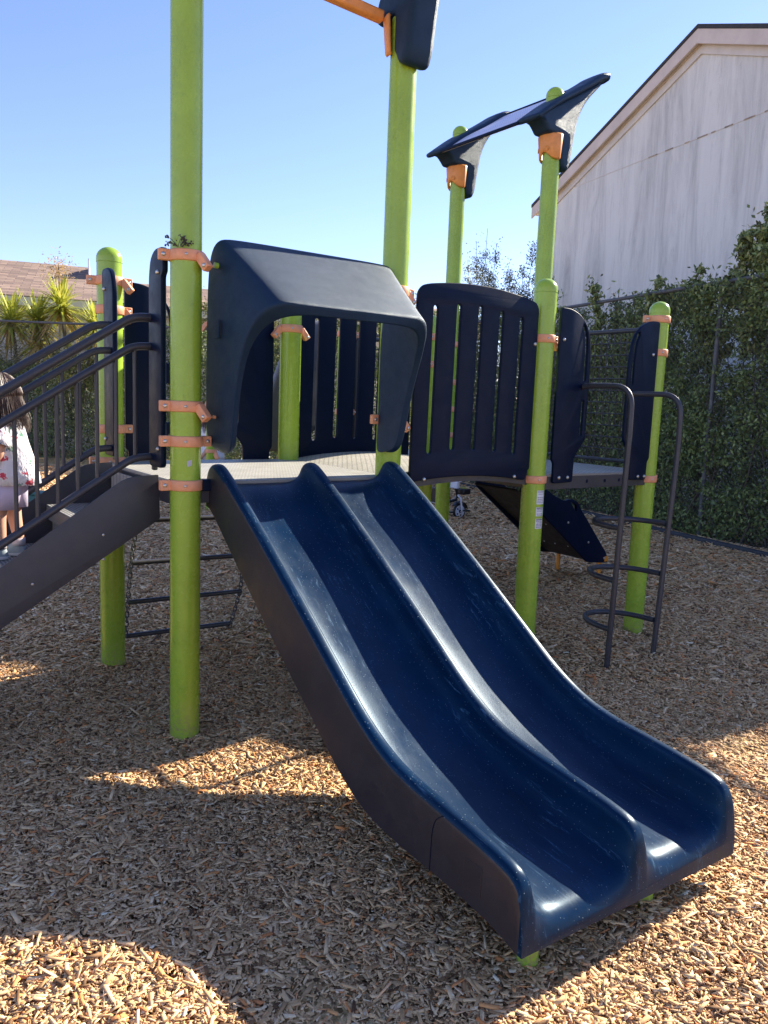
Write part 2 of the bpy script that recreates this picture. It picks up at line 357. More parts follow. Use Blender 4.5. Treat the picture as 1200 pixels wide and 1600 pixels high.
def clamp(post_o, z, ears=(0,), arms=(), w=.046, front=True):
    """ears / arms: directions in degrees in the structure frame"""
    m = MB(); h = w / 2; R0 = RP - .002; R1 = RP + .0085
    m.lathe([(R0, z - h), (R1 - .003, z - h), (R1, z - h + .004), (R1, z + h - .004), (R1 - .003, z + h), (R0, z + h)], (0, 0, 0), 40)
    st = []
    for e in ears:
        d = Vector((math.cos(rad(e)), math.sin(rad(e)), 0)); t = Vector((-d.y, d.x, 0)); R = Matrix((d, t, Vector((0, 0, 1)))).transposed()
        m.box(d * (RP + .024) + Vector((0, 0, z)), (.05, .026, w * .98), R)
        side = t if (t.x * -.37 + t.y * -.93) > 0 else -t
        st.append((d * (RP + .030) + side * .013 + Vector((0, 0, z)), side))
    for e in arms:
        d = Vector((math.cos(rad(e)), math.sin(rad(e)), 0)); t = Vector((-d.y, d.x, 0))
        m.bar(d * (RP + .004) + Vector((0, 0, z + .004)), d * (RP + .050) + Vector((0, 0, z - .052)), .036, .036, t)
        side = t if (t.x * -.37 + t.y * -.93) > 0 else -t
        st.append((d * (RP + .042) + side * .018 + Vector((0, 0, z - .040)), side))
    o = m.build('clamp', ORANGE, post_o, 40, .004)
    b = MB()
    for p, d in st: bolt(b, p, d)
    f = Vector((-.37, -.93, 0)).normalized(); bolt(b, f * (R1) + Vector((0, 0, z)), f, .0065, .004)
    b.cm = 1; m2 = b
    n = len(o.data.vertices)
    # bolts joined into the clamp mesh
    me = o.data; bm = bmesh.new(); bm.from_mesh(me); me.materials.append(STEEL)
    vs = [bm.verts.new(v) for v in b.v]
    for fc in b.f:
        try: q = bm.faces.new([vs[i] for i in fc]); q.material_index = 1; q.smooth = True
        except ValueError: pass
    bm.to_mesh(me); bm.free(); return o
p1 = post(0, 0, 3.80); p2 = post(0, LV, 2.235); p3 = post(L, LV, 2.235); p4 = post(L, 0, 3.80)
p5 = post(2 * L, 0, 2.23); p11 = post(3 * L, 0, 2.215); p6 = post(3 * L, LV, 3.80); p8 = post(2 * L, LV, 2.1)
p12 = post(2 * L, 2 * LV, 2.1); p7 = post(3 * L, 2 * LV, 3.79)
clamp(p1, 2.06, (170,), (-62,)); clamp(p1, 1.455, (180,), (-62,)); clamp(p1, 1.31, (180, 0)); clamp(p1, 1.126, (180, 0))
clamp(p2, 2.065, (165, -5), (-40,)); clamp(p2, 1.92, (0,), (-10,)); clamp(p2, 1.312, (0,)); clamp(p2, 1.143, (180,))
clamp(p3, 1.915, (), (180, 0)); clamp(p3, 1.10, (0,))
clamp(p4, 2.04, (0,), (0,)); clamp(p4, 1.42, (180,), (0,)); clamp(p4, 1.10, (0, 180))
clamp(p5, 1.896, (0,), (0,)); clamp(p5, 1.096, (0,))
clamp(p11, 2.10, (160,)); clamp(p11, 1.89, (0,)); clamp(p11, 1.073, (0,))
clamp(p8, 1.95, (0,)); clamp(p8, 1.77, (180,)); clamp(p8, 1.1, (0,))
clamp(p12, 2.02, (0,)); clamp(p12, 1.42, (0,)); clamp(p12, 1.2, ())
clamp(p7, 2.02, ()); clamp(p7, 1.70, (), (0,)); clamp(p7, 1.47, ()); clamp(p7, 1.25, (-40,))
# rod from the post clamp to the hood
MB().cyl((.10, -.05, 2.035), (.16, -.05, 2.03), .012).build('hood_rod', GREEN, p1)
MB().cyl((.10, -.05, 1.415), (.16, -.05, 1.41), .007).build('hood_rod', ORANGE, p1)
# worn sticker and warning labels
def curved_label(par, z0, z1, a0, a1, heading):
    m = MB()
    def patch(r, za, zb, t0, t1, mi, n=6):
        m.cm = mi; rows = [[(r * math.cos(rad(t0 + (t1 - t0) * k / n)), r * math.sin(rad(t0 + (t1 - t0) * k / n)), z) for k in range(n + 1)] for z in (za, zb)]; m.grid(rows)
    patch(RP + .0006, z0, z1, a0, a1, 0)
    h = z1 - z0; w = a1 - a0; r = RP + .0010
    if heading:
        patch(r, z1 - h * .15, z1 - h * .05, a0 + w * .06, a0 + w * .96, 1)
        y = z1 - h * .24
    else:
        patch(r, z1 - h * .16, z1 - h * .02, a0 + w * .06, a0 + w * .98, 2); y = z1 - h * .24
    rr = random.Random(int(z0 * 1000)); step = .0085 if heading else .0100
    while y > z0 + h * .08:
        x = a0 + w * rr.uniform(.08, .2)
        while x < a0 + w * .9:
            l = w * rr.uniform(.08, .25); patch(r, y - .0030, y, x, min(x + l, a0 + w * .94), 1, 2); x += l + w * .05
        y -= step if rr.random() < .85 else step * 2
    return m
lm = [paint('label_white', (.72, .72, .74), .5, .05), paint('label_print', (.06, .06, .09), .5, .05), paint('label_grey', (.45, .45, .47), .5, .05)]
for z0, z1, hd in ((.955, 1.035, False), (.885, .938, True), (.812, .870, True)):
    curved_label(p5, z0, z1, -116, -66, hd).build('warning_label', lm, p5, 60)
m = MB(); m.cm = 0
m.grid([[((RP + .0008) * math.cos(rad(t)), (RP + .0008) * math.sin(rad(t)), z + (t + 90) * .0004) for t in (-106, -100, -94, -88)] for z in (1.212, 1.222, 1.236)])
m.build('worn_sticker', [lm[2]], p1, 60)

# --- panels
PV = lambda b0: (lambda u, v, w: Vector((u, b0 + w, v)))      # plane b = const, u = a, v = z
PA = lambda a0: (lambda u, v, w: Vector((a0 + w, u, v)))      # plane a = const, u = b, v = z
def arch_pts(x0, x1, z0, z1, rise, n=9): return [(x0 + (x1 - x0) * k / n, z0 + (z1 - z0) * k / n + rise * 4 * (k / n) * (1 - k / n)) for k in range(n + 1)]
def bolts_on(par, pts, b0, dirv=(0, -1, 0), r=.011):
    for a, z in pts: put_bolt(par, (a, b0, z), dirv, r, .008)
def bar_panel(a0, a1, b0):
    top = arch_pts(a0, a1, 2.087, 2.083, .045, 12); bot = arch_pts(a1 - .03, a0 + .01, 1.093, 1.105, .030, 10)
    out = round_poly([(top[0][0], top[0][1], .03)], .03) if 0 else []
    pts = [(a0, 1.14, .01)] + [(a0 + .004, 2.05, .02)] + [(p[0] + (.03 if k == 0 else 0) - (.02 if k == 12 else 0), p[1], .03) for k, p in enumerate(top)] + [(a1, 2.05, .02), (a1, 1.16, .01), (a1 - .015, 1.15, .01)] + [(p[0], p[1], .02) for p in bot]
    outer = round_poly(pts, .02, 3)
    holes = []
    for k, (c, z0, z1) in enumerate(((.12, 1.265, 1.985), (.275, 1.285, 2.005), (.425, 1.283, 2.012), (.58, 1.275, 2.0), (.732, 1.258, 1.98))):
        holes.append(slot((a0 + c - .004, z0), (a0 + c + .002, z1), .0155))
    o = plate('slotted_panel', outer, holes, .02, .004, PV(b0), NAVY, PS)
    bolts_on(o, [(a0 + .09, 1.118), (a1 - .12, 1.118), (a1 - .02, 1.86)], b0 - .011); return o
bar_panel(1.182, 2.046, -.02)
bar_panel(1.135, 2.0, LV + .03)
def entry_panel(f, plane, b0, side=-1, mir=False):
    pts = [(2.205, 2.078, .02), (2.30, 2.078, .05), (2.40, 2.035, .06), (2.462, 1.95, .06), (2.482, 1.83, .05), (2.482, 1.33, .03), (2.395, 1.225, .03), (2.393, 1.076, .015), (2.225, 1.07, .02), (2.222, 1.19, .01), (2.205, 1.21, .01)]
    pts = [(f(x), z, r) for x, z, r in pts]
    if mir: pts = pts[::-1]
    outer = round_poly(pts, .02, 4)
    # curved hand slot
    up_ = []; cl = [(2.405, 1.99), (2.43, 1.94), (2.44, 1.86), (2.44, 1.68)]
    cl = [Vector((p[0], p[1], 0)) for p in cl]; cl = fillet(cl, .05, 4); n = len(cl); r = .0125; Lf, Rf = [], []
    for i, p in enumerate(cl):
        t = (cl[min(i + 1, n - 1)] - cl[max(i - 1, 0)]).normalized(); nn = Vector((-t.y, t.x, 0)); Lf.append(p + nn * r); Rf.append(p - nn * r)
    t0 = (cl[0] - cl[1]).normalized(); t1 = (cl[-1] - cl[-2]).normalized()
    hs = Lf + [cl[-1] + t1 * r] + Rf[::-1] + [cl[0] + t0 * r]; h1 = [(f(p.x), p.y) for p in hs]
    h2 = [(f(p[0]), p[1]) for p in slot((2.438, 1.36), (2.44, 1.55), .0125)]
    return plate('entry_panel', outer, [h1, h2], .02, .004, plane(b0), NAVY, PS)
e = entry_panel(lambda x: x, PV, -.045); bolts_on(e, [(2.235, 1.90), (2.27, 1.105), (2.345, 1.105)], -.056)
e = entry_panel(lambda x: 5.33 - x, PV, -.045, mir=True); bolts_on(e, [(3.075, 1.87), (3.02, 1.095), (3.085, 1.095)], -.056)
e = entry_panel(lambda x: 3.172 - x, PV, LV + .04, mir=True)
e = entry_panel(lambda x: x - 2.118, PV, LV + .04)
def stair_panel(y0, y1, flip):
    sg = 1 if y1 > y0 else -1; pts = [(y0, 1.19, .03), (y0, 1.99, .04), (y0 + sg * .02, 2.065, .05), (y0 + sg * .07, 2.098, .04), (y1, 2.098, .03), (y1, 2.0, .01), (y1 - sg * .02, 1.98, .01), (y1 - sg * .02, 1.30, .02), (y1 - sg * .015, 1.19, .03)]
    if flip: pts = [(y0 + y1 - x, z, r) for x, z, r in pts]
    return plate('stair_panel', round_poly(pts, .02, 4), [], .024, .005, PA(-.07), NAVY, PS)
q = stair_panel(.215, .045, False); bolts_on(q, [], 0) if 0 else None
[put_bolt(q, (-.083, .10, z), (-1, 0, 0), .010, .008) for z in (1.27, 2.0)]
q = stair_panel(.715, .885, False)
[put_bolt(q, (-.083, .84, z), (-1, 0, 0), .010, .008) for z in (1.27, 2.0)]

# --- decks
def deck(a0, a1, b0, b1, z, mat=DECK, name='deck', rim=.075):
    m = MB(); m.box(((a0 + a1) / 2, (b0 + b1) / 2, z - .008), (a1 - a0, b1 - b0, .016)); o = m.build(name, mat, PS, 40, .003)
    r = MB(); t = .012; zc = z - .016 - rim / 2
    r.box(((a0 + a1) / 2, b0 + t / 2, zc), (a1 - a0, t, rim)); r.box(((a0 + a1) / 2, b1 - t / 2, zc), (a1 - a0, t, rim))
    r.box((a0 + t / 2, (b0 + b1) / 2, zc), (t, b1 - b0 - 2 * t, rim)); r.box((a1 - t / 2, (b0 + b1) / 2, zc), (t, b1 - b0 - 2 * t, rim))
    for k in (.3, .5, .7): r.box((a0 + (a1 - a0) * k, (b0 + b1) / 2, zc), (.03, b1 - b0 - 2 * t, rim * .8))
    r.build('deck_frame', CHAR, o, 40, .002); return o
deck(-.044, L + .02, -.030, LV + .03, DZ)
d3 = deck(2 * L, 3 * L + .03, -.035, LV + .03, 1.125)
[put_bolt(d3, (a, -.036, 1.075), (0, -1, 0), .011, .002, NAVY, 'bolt_hole') for a in (2.55, 2.72, 2.86)]
deck(2 * L, 3 * L + .03, LV + .035, 2 * LV + .03, 1.12, DECK, 'deck', .045)
# arched bridge between the two front decks
rows = []; m = MB(); N = 20; a0, a1, b0, b1 = L + .024, 2 * L - .004, .0, LV + .03
for side in (0, 1):
    for zoff in (0, -.02): pass
for k in range(N + 1):
    t = k / N; a = a0 + (a1 - a0) * t; z = DZ + .045 * 4 * t * (1 - t) - .002; rows.append([(a, b0, z - .085), (a, b0, z), (a, b1, z), (a, b1, z - .085)])
m.grid([[r[1], r[2]] for r in rows]); br_o = m.build('arched_bridge', DECK2, PS, 30)
for q in (0, 1):
    m = MB(); bb = b0 if q == 0 else b1
    m.grid([[(r[0][0], bb - .004, r[0][2] - .0), (r[0][0], bb - .004, r[1][2] - .002), (r[0][0], bb + .004, r[1][2] - .002), (r[0][0], bb + .004, r[0][2])] for r in rows], True); m.build('bridge_frame', CHAR, br_o, 40)
m = MB(); m.grid([[(r[0][0], b0 + .006, r[1][2] - .03), (r[0][0], b1 - .006, r[1][2] - .03)] for r in rows]); m.build('bridge_underside', UNDER, br_o, 40)

# --- mesh infill panel on the far side
def mesh_panel(fn, x0, x1, z0, z1, name='mesh_panel'):
    m = MB()
    m.tube(fillet([fn(x0, z0), fn(x0, z1), fn(x1, z1), fn(x1, z0)], .05), .016, 10); m.tube([fn(x0, z0), fn(x1, z0)], .012, 8)
    n = int((x1 - x0) / .052)
    for k in range(1, n): x = x0 + (x1 - x0) * k / n; m.tube([fn(x, z0), fn(x, z1)], .0034, 6)
    n = int((z1 - z0) / .075)
    for k in range(1, n): z = z0 + (z1 - z0) * k / n; m.tube([fn(x0, z), fn(x1, z)], .0040, 6)
    return m.build(name, CHAR, PS, 60)
mesh_panel(lambda x, z: Vector((3 * L + .02, x, z)), .09, LV - .09, 1.17, 2.045)
mesh_panel(lambda x, z: Vector((x, 2 * LV, z)), 2 * L + .1, 3 * L - .1, 1.17, 2.0)

# --- loop ladder
LB = -.38
ld = bpy.data.objects.new('loop_ladder', None); COL.objects.link(ld); ld.parent = PS
rL = MB().tube(fillet([(2.425, -.06, 1.64), (2.43, -.10, 1.648), (2.46, LB + .0, 1.648), (2.452, LB - .01, 1.3), (2.428, LB, -.05)], .12, 10), .0165, 14).build('rail', CHAR, ld, 60)
rR = MB().tube(fillet([(2.865, -.06, 1.61), (2.87, -.10, 1.618), (2.93, LB, 1.618), (2.93, LB - .01, 1.3), (2.84, LB - .02, -.05)], .12, 10), .0165, 14).build('rail', CHAR, ld, 60)
for zz, xl, xr in ((.842, 2.444, 2.895), (.535, 2.438, 2.875), (.245, 2.433, 2.855)):
    pts = []
    c = (xl + xr) / 2; h = (xr - xl) / 2
    for k in range(25): t = math.pi * k / 24; pts.append((c - h * math.cos(t) * (1.0), LB + .31 * math.sin(t) ** .9, zz))
    MB().tube(pts, .0165, 12).build('rung', CHAR, ld, 60)

# --- chain ladder at the back
cl = bpy.data.objects.new('chain_ladder', None); COL.objects.link(cl); cl.parent = PS
cb = LV + .12
for (xa, xb, zz, bb) in ((.17, .86, .80, cb - .03), (.145, .83, .555, cb), (.122, .812, .33, cb), (.108, .745, .135, cb)):
    MB().tube([(xa, bb, zz), (xb, bb, zz - .012)], .0145, 12).build('rung', CHAR, cl, 60)
def chain(pts):
    m = MB(); pts = [Vector(p) for p in pts]; seg = []
    for p, q in zip(pts[:-1], pts[1:]):
        n = max(1, round((q - p).length / .027))
        for k in range(n): seg.append((p.lerp(q, (k + .5) / n), (q - p).normalized()))
    for i, (c, d) in enumerate(seg):
        s = d.cross(Vector((0, 1, 0))).normalized() if i % 2 else d.cross(d.cross(Vector((0, 1, 0)))).normalized()
        loop = []
        for k in range(12):
            t = 2 * math.pi * k / 12; x = math.cos(t); y = math.sin(t); loop.append(c + d * (x * .010 + (.009 if x > 0 else -.009)) + s * y * .0105)
        m.tube(loop, .0033, 5, closed=True)
    return m.build('chain', CHAIN, cl, 60)
chain([(.175, LV + .06, 1.05), (.165, cb - .03, .79), (.14, cb, .555), (.12, cb, .33), (.106, cb, .135)])
chain([(.90, LV + .06, 1.05), (.862, cb - .03, .79), (.832, cb, .545), (.813, cb, .32), (.745, cb, .10)])

# --- grey curved climber behind
outl = [(1.10, 1.16, .05), (1.17, 1.55, .1), (1.26, 1.80, .1), (1.42, 1.99, .1), (1.60, 2.06, .05), (1.615, 1.5, .04), (1.58, 1.32, .05), (1.5, 1.30, .05), (1.45, 1.14, .03)]
plate('curved_climber_panel', round_poly(outl, .05, 6), [], .06, .02, PV(1.5), paint('grey_plastic', (.16, .155, .17), .5), PS)

# --- stairs
st = bpy.data.objects.new('stairs', None); COL.objects.link(st); st.parent = PS
SL = .648; RISE, RUN = .183, .2824; NST = 6
for b in (.16, .80):
    bb = b - .006 if b < .5 else b + .006
    end = -1.86
    pts = [(-.062, 1.155, .006), (-.20, 1.148 , .05), (end, 1.16 + SL * (end + .08) - .02, .02), (end, -.02, .01), (end + .25, -.02, .01), (-.055, .960, .01)]
    o = plate('stringer', round_poly(pts, .01, 4), [], .006, .001, (lambda u, v, w, bb=bb: Vector((u, bb + w, v))), CHAR, st)
    for k in range(6):
        a = -.30 - k * RUN
        for dz in (.03, .135): put_bolt(st, (a, bb - .004, 1.13 + SL * a - dz), (0, -1, 0), .006, .003)
for k in range(NST):
    z = DZ - RISE * (k + 1); a1_ = -.07 - RUN * k; a0_ = a1_ - RUN - .03
    m = MB(); m.box(((a0_ + a1_) / 2, .48, z - .006), (a1_ - a0_, .62, .012)); m.box((a0_ + .003, .48, z - .04), (.006, .62, .056)); m.build('tread', TREAD, st, 40, .002)
    MB().box((a1_ - .001, .48, z + RISE / 2 - .012), (.005, .618, RISE - .028)).build('riser', TREAD, st, 40, .001)
MB().bar((-.055, .150, 1.085), (-.055, .03, 1.085), .008, .085).build('mounting_plate', CHAR, st, 40, .002)
def handrail(b, nb, par):
    hr = bpy.data.objects.new('handrail', None); COL.objects.link(hr); hr.parent = PS
    def line(z): return fillet([(-.065, b, z), (-.155, b, z - .004), (-1.86, b, z - .004 - SL * (1.86 - .155))], .09, 8)
    MB().tube(line(1.823), .0185, 14).build('top_rail', CHAR, hr, 60); MB().tube(line(1.703), .0165, 14).build('middle_rail', CHAR, hr, 60)
    MB().tube(line(1.230), .0165, 14).build('bottom_rail', CHAR, hr, 60)
    for k in range(21):
        a = -.147 - k * .0797
        dz = -SL * max(0, -.155 - a)
        MB().cyl((a, b, 1.226 + dz), (a, b, 1.699 + dz), .0088, 10).build('baluster', CHAR, hr, 60)
    MB().cyl((-1.83, b, 1.73 - SL * 1.66), (-1.83, b, -.05), .0165, 14).build('end_post', CHAR, hr, 60)
    MB().box((-.060, b + .004, 1.56), (.022, .030, .78)).build('flange', CHAR, hr, 40, .006)
    [put_bolt(hr, (-.072, b + .004, z), (-.9, -.45, 0), .008, .007) for z in (1.90, 1.62, 1.4, 1.245)]
handrail(.20, 7, st); handrail(.76, 7, st)

# --- hood over the slide
def hood():
    cm = .571
    B = [(.140, .050, 1.275), (.116, .085, 1.30), (.112, .092, 1.40), (.112, .092, 1.60), (.112, .090, 1.85), (.113, .080, 2.04), (.118, .045, 2.125), (.140, .005, 2.148), (.26, .0, 2.150), (.42, .0, 2.150), (.585, .0, 2.150)]
    F = [(.150, -.060, 1.258), (.134, -.118, 1.285), (.128, -.135, 1.37), (.128, -.170, 1.56), (.130, -.225, 1.71), (.146, -.295, 1.810), (.190, -.350, 1.858), (.245, -.372, 1.872), (.36, -.378, 1.872), (.46, -.378, 1.872), (.585, -.378, 1.872)]
    G = [(.166, -.056, 1.272), (.164, -.108, 1.295), (.158, -.124, 1.37), (.157, -.160, 1.56), (.164, -.215, 1.70), (.192, -.284, 1.780), (.245, -.338, 1.816), (.315, -.358, 1.828), (.41, -.364, 1.830), (.50, -.364, 1.830), (.585, -.364, 1.830)]
    mirror = lambda A: A + [(2 * cm - x, y - (.0 if y > -.03 else .035 * math.exp(-((z - 1.66) / .17) ** 2) + .015 * (z < 1.5)), z) for x, y, z in A[:-1]][::-1]
    B, F, G = mirror(B), mirror(F), mirror(G); lerp = lambda A, C, t: [tuple(np.array(p) * (1 - t) + np.array(q) * t) for p, q in zip(A, C)]
    H = []
    for (x, y, z), (bx, by, bz) in zip(G, B):   # inner back edge
        s = 1 if x < cm else -1; d = .035
        H.append((x if abs(x - cm) > .38 else bx + (x - bx) * .25, by * .7 - .01, min(z + (bz - z) * .86, bz - .03)))
    rows = [B, lerp(B, F, .06), lerp(B, F, .35), lerp(B, F, .65), lerp(B, F, .93), F, lerp(F, G, .5), G, lerp(G, H, .06), lerp(G, H, .5), H]
    m = MB(); m.grid(rows); n = len(B); R = len(rows)
    for k in range(n - 1): m.f.append(((R - 1) * n + k, (R - 1) * n + k + 1, k + 1, k)); m.m.append(0)
    m.f.append(tuple(r * n for r in range(R))[::-1]); m.f.append(tuple(r * n + n - 1 for r in range(R))); m.m += [0, 0]
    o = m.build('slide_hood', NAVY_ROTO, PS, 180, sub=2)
    bm = bmesh.new(); bm.from_mesh(o.data); cr = bm.edges.layers.float.new('crease_edge'); bm.verts.ensure_lookup_table()
    for e in bm.edges:
        i, j = sorted(v.index for v in e.verts); r1, c1, r2, c2 = i // n, i % n, j // n, j % n
        if r1 == r2 == 5: e[cr] = .25
        if r1 == r2 == 0 or r1 == r2 == 7: e[cr] = .45
        if c1 == c2 and c1 in (7, n - 8) and r2 <= 5: e[cr] = .25
    bm.to_mesh(o.data); bm.free()
    o.location = (-.008, -.055, 0)
    # moulded square plate on the left cheek
    MB().box((.1062, -.03, 1.775), (.005, .045, .075)).build('embossed_plate', NAVY_ROTO, o, 40, .001)
    return o
hood()

# --- double slide
def ip(tab, x):
    for (x0, y0), (x1, y1) in zip(tab[:-1], tab[1:]):
        if x <= x0 and x >= x1: return y0 + (y1 - y0) * (x0 - x) / (x0 - x1) if x0 != x1 else y1
    return tab[-1][1] if x < tab[-1][0] else tab[0][1]
def smooth_tab(tab, it=2):
    for _ in range(it):
        out = [tab[0]]
        for p, q in zip(tab[:-1], tab[1:]): out += [(p[0] * .75 + q[0] * .25, p[1] * .75 + q[1] * .25), (p[0] * .25 + q[0] * .75, p[1] * .25 + q[1] * .75)]
        tab = out + [tab[-1]]
    return tab
TOP = smooth_tab([(.0, 1.06), (-.002, 1.165), (-.03, 1.212), (-.075, 1.220), (-.13, 1.196), (-.226, 1.140), (-.46, .995), (-.77, .792), (-1.08, .580), (-1.20, .500), (-1.34, .432), (-1.47, .402), (-1.60, .388), (-1.75, .370), (-1.86, .352), (-1.905, .338), (-1.932, .30), (-1.944, .22), (-1.950, .15)])
FLR = smooth_tab([(.0, 1.05), (-.002, 1.122), (-.05, 1.122), (-.11, 1.095), (-.20, 1.015), (-.30, .94), (-.46, .83), (-.77, .600), (-1.0, .435), (-1.16, .335), (-1.30, .268), (-1.45, .228), (-1.60, .207), (-1.75, .204), (-1.86, .202), (-1.91, .194), (-1.938, .172), (-1.950, .145)])
BOT = smooth_tab([(.0, 1.03), (-.05, 1.02), (-.255, .865), (-.546, .655), (-.80, .48), (-1.02, .330), (-1.11, .272), (-1.20, .228), (-1.29, .200), (-1.40, .187), (-1.52, .183), (-1.645, .180), (-1.80, .168), (-1.86, .158), (-1.90, .146), (-1.93, .139), (-1.950, .137)])
def slide():
    cr = [(0, 1), (.008, .997), (.015, .98), (.0205, .945), (.024, .89), (.0265, .80), (.031, .64), (.038, .47), (.048, .32), (.062, .195), (.080, .105), (.102, .048), (.130, .015), (.160, 0), (.19, 0)]
    rid = (.120, .575, 1.030)
    sec = []      # (a, h): h<0 codes underside
    w = rid[1] - rid[0]
    sec += [(rid[0] - .026, -1)] + [(rid[0] - .0262, .80), (rid[0] - .0245, .88), (rid[0] - .020, .945), (rid[0] - .014, .982), (rid[0] - .007, .997)]
    sec += [(rid[0] + x, h) for x, h in cr]; sec += [(rid[0] + w / 2, 0)]
    sec += [(rid[1] - x, h) for x, h in cr[::-1]][:-1]; sec += [(rid[1] + x, h) for x, h in cr]
    sec += [(rid[1] + w / 2, 0)]; sec += [(rid[2] - x, h) for x, h in cr[::-1]]
    sec += [(rid[2] + .007, .997), (rid[2] + .014, .982), (rid[2] + .020, .945), (rid[2] + .0245, .88), (rid[2] + .0262, .80), (rid[2] + .026, -1)]
    bs = [0, -.0015, -.004, -.01, -.018, -.03, -.045, -.06, -.08, -.10, -.12, -.15] + list(np.linspace(-.18, -1.80, 64)) + [-1.82, -1.84, -1.86, -1.875, -1.89, -1.90, -1.91, -1.918, -1.925, -1.931, -1.936, -1.940, -1.944, -1.947, -1.9495]
    rows = []
    for b in bs:
        zt, zf, zb = ip(TOP, b), ip(FLR, b), ip(BOT, b); t = -b / 1.95; row = []
        for a, h in sec:
            a2 = a + t * (.010 + .008 * (a - .12) / .91)
            mid = math.sin(math.pi * min(max((t - .05) / .9, 0), 1)); zf2 = zf + .048 * mid + .008 * min(1, t * 3); z = zb + (.055 * mid - .035 * t ** 4 if a > .5 else 0) if h < 0 else zf2 + max(zt - zf2, 0) * h
            # the wall front flares and leans back a little
            row.append((a2, b, z))
        rows.append(row)
    m = MB(); m.grid(rows); n = len(sec)
    for i in range(len(rows) - 1): m.f.append((i * n, (i + 1) * n, (i + 1) * n + n - 1, i * n + n - 1)); m.m.append(0)
    m.f.append(tuple(range(n))); m.f.append(tuple((len(rows) - 1) * n + k for k in range(n))[::-1]); m.m += [0, 0]
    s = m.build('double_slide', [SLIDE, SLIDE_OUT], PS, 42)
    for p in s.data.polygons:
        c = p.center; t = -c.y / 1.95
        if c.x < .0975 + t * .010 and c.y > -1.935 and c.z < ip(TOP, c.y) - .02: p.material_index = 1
    for a, b in ((.245, -1.845), (.735, -1.86)):
        m = MB(); m.lathe([(.030, -.2), (.030, .10), (.028, .15)], (a, b, 0), 20); m.build('support_leg', GREEN, s, 40)
    # moulded seam on the outer wall
    def wall(b, z): t = -b / 1.95; return Vector((.094 + t * .010 - .0009, b, z))
    pts = [wall(-1.585, .176), wall(-1.588, .30), wall(-1.60, .345), wall(-1.63, .368)]
    m = MB(); m.tube(fillet(pts, .02, 4), .0012, 5); m.build('seam', NAVY, s)
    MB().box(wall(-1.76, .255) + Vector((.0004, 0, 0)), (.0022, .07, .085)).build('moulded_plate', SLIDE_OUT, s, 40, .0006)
    return s
sl_o = slide()
MB().box((.585, -.032, 1.085), (.93, .02, .075)).build('slide_mounting_lip', CHAR, sl_o, 40, .002)
MB().bar((.06, -.03, 1.125), (.11, -.035, 1.125), .03, .05).build('slide_bracket', NAVY, sl_o, 40, .004)

# --- back slide
bs_ = bpy.data.objects.new('back_slide', None); COL.objects.link(bs_); bs_.parent = PS
UP2 = [(3.28, .92), (3.40, .95), (3.50, .915), (3.56, .86), (3.66, .80), (3.80, .745), (3.87, .765), (3.97, .735), (4.02, .66), (4.08, .60), (4.20, .47), (4.33, .33), (4.405, .25)]
out2 = [(x, z, .04) for x, z in UP2] + [(4.43, .16, .02), (4.15, .19, .03), (3.29, .83, .02)]
for b in (1.22, 1.75):
    plate('side_panel', round_poly(out2[::-1], .03, 4), [round_poly([(3.44, .905), (3.51, .87), (3.53, .835), (3.46, .875)], .02, 4)[::-1], round_poly([(3.88, .735), (3.955, .705), (3.965, .64), (3.92, .68)], .02, 4)[::-1]], .03, .006, PV(b), NAVY, bs_)
m = MB(); bed = [(3.26, .86), (3.34, .83), (3.75, .545), (4.05, .33), (4.18, .225), (4.30, .185), (4.45, .17)]
m.grid([[(x, 1.236, z), (x, 1.734, z), (x, 1.734, z - .012), (x, 1.236, z - .012)] for x, z in bed], True); m.build('chute', UNDER, bs_, 40)
[put_bolt(bs_, (x, 1.204, z), (0, -1, 0), .010, .006) for x, z in ((3.45, .82), (3.86, .56), (4.14, .37), (4.37, .21))]
[put_bolt(bs_, (x, y, z - .014), (-.5, 0, -.8), .007, .004) for y in (1.35, 1.5, 1.63) for x, z in ((3.75, .545), (4.05, .33))]
OR3 = paint('orange_leg', (.72, .27, .03), .4)
for a, b in ((4.38, 1.26), (4.36, 1.72)): MB().cyl((a, b, -.1), (a, b, .19), .019, 16).build('support_leg', OR3, bs_, 40)
MB().box((4.40, 1.212, .20), (.05, .02, .05)).build('leg_bracket', OR3, bs_, 40, .006)

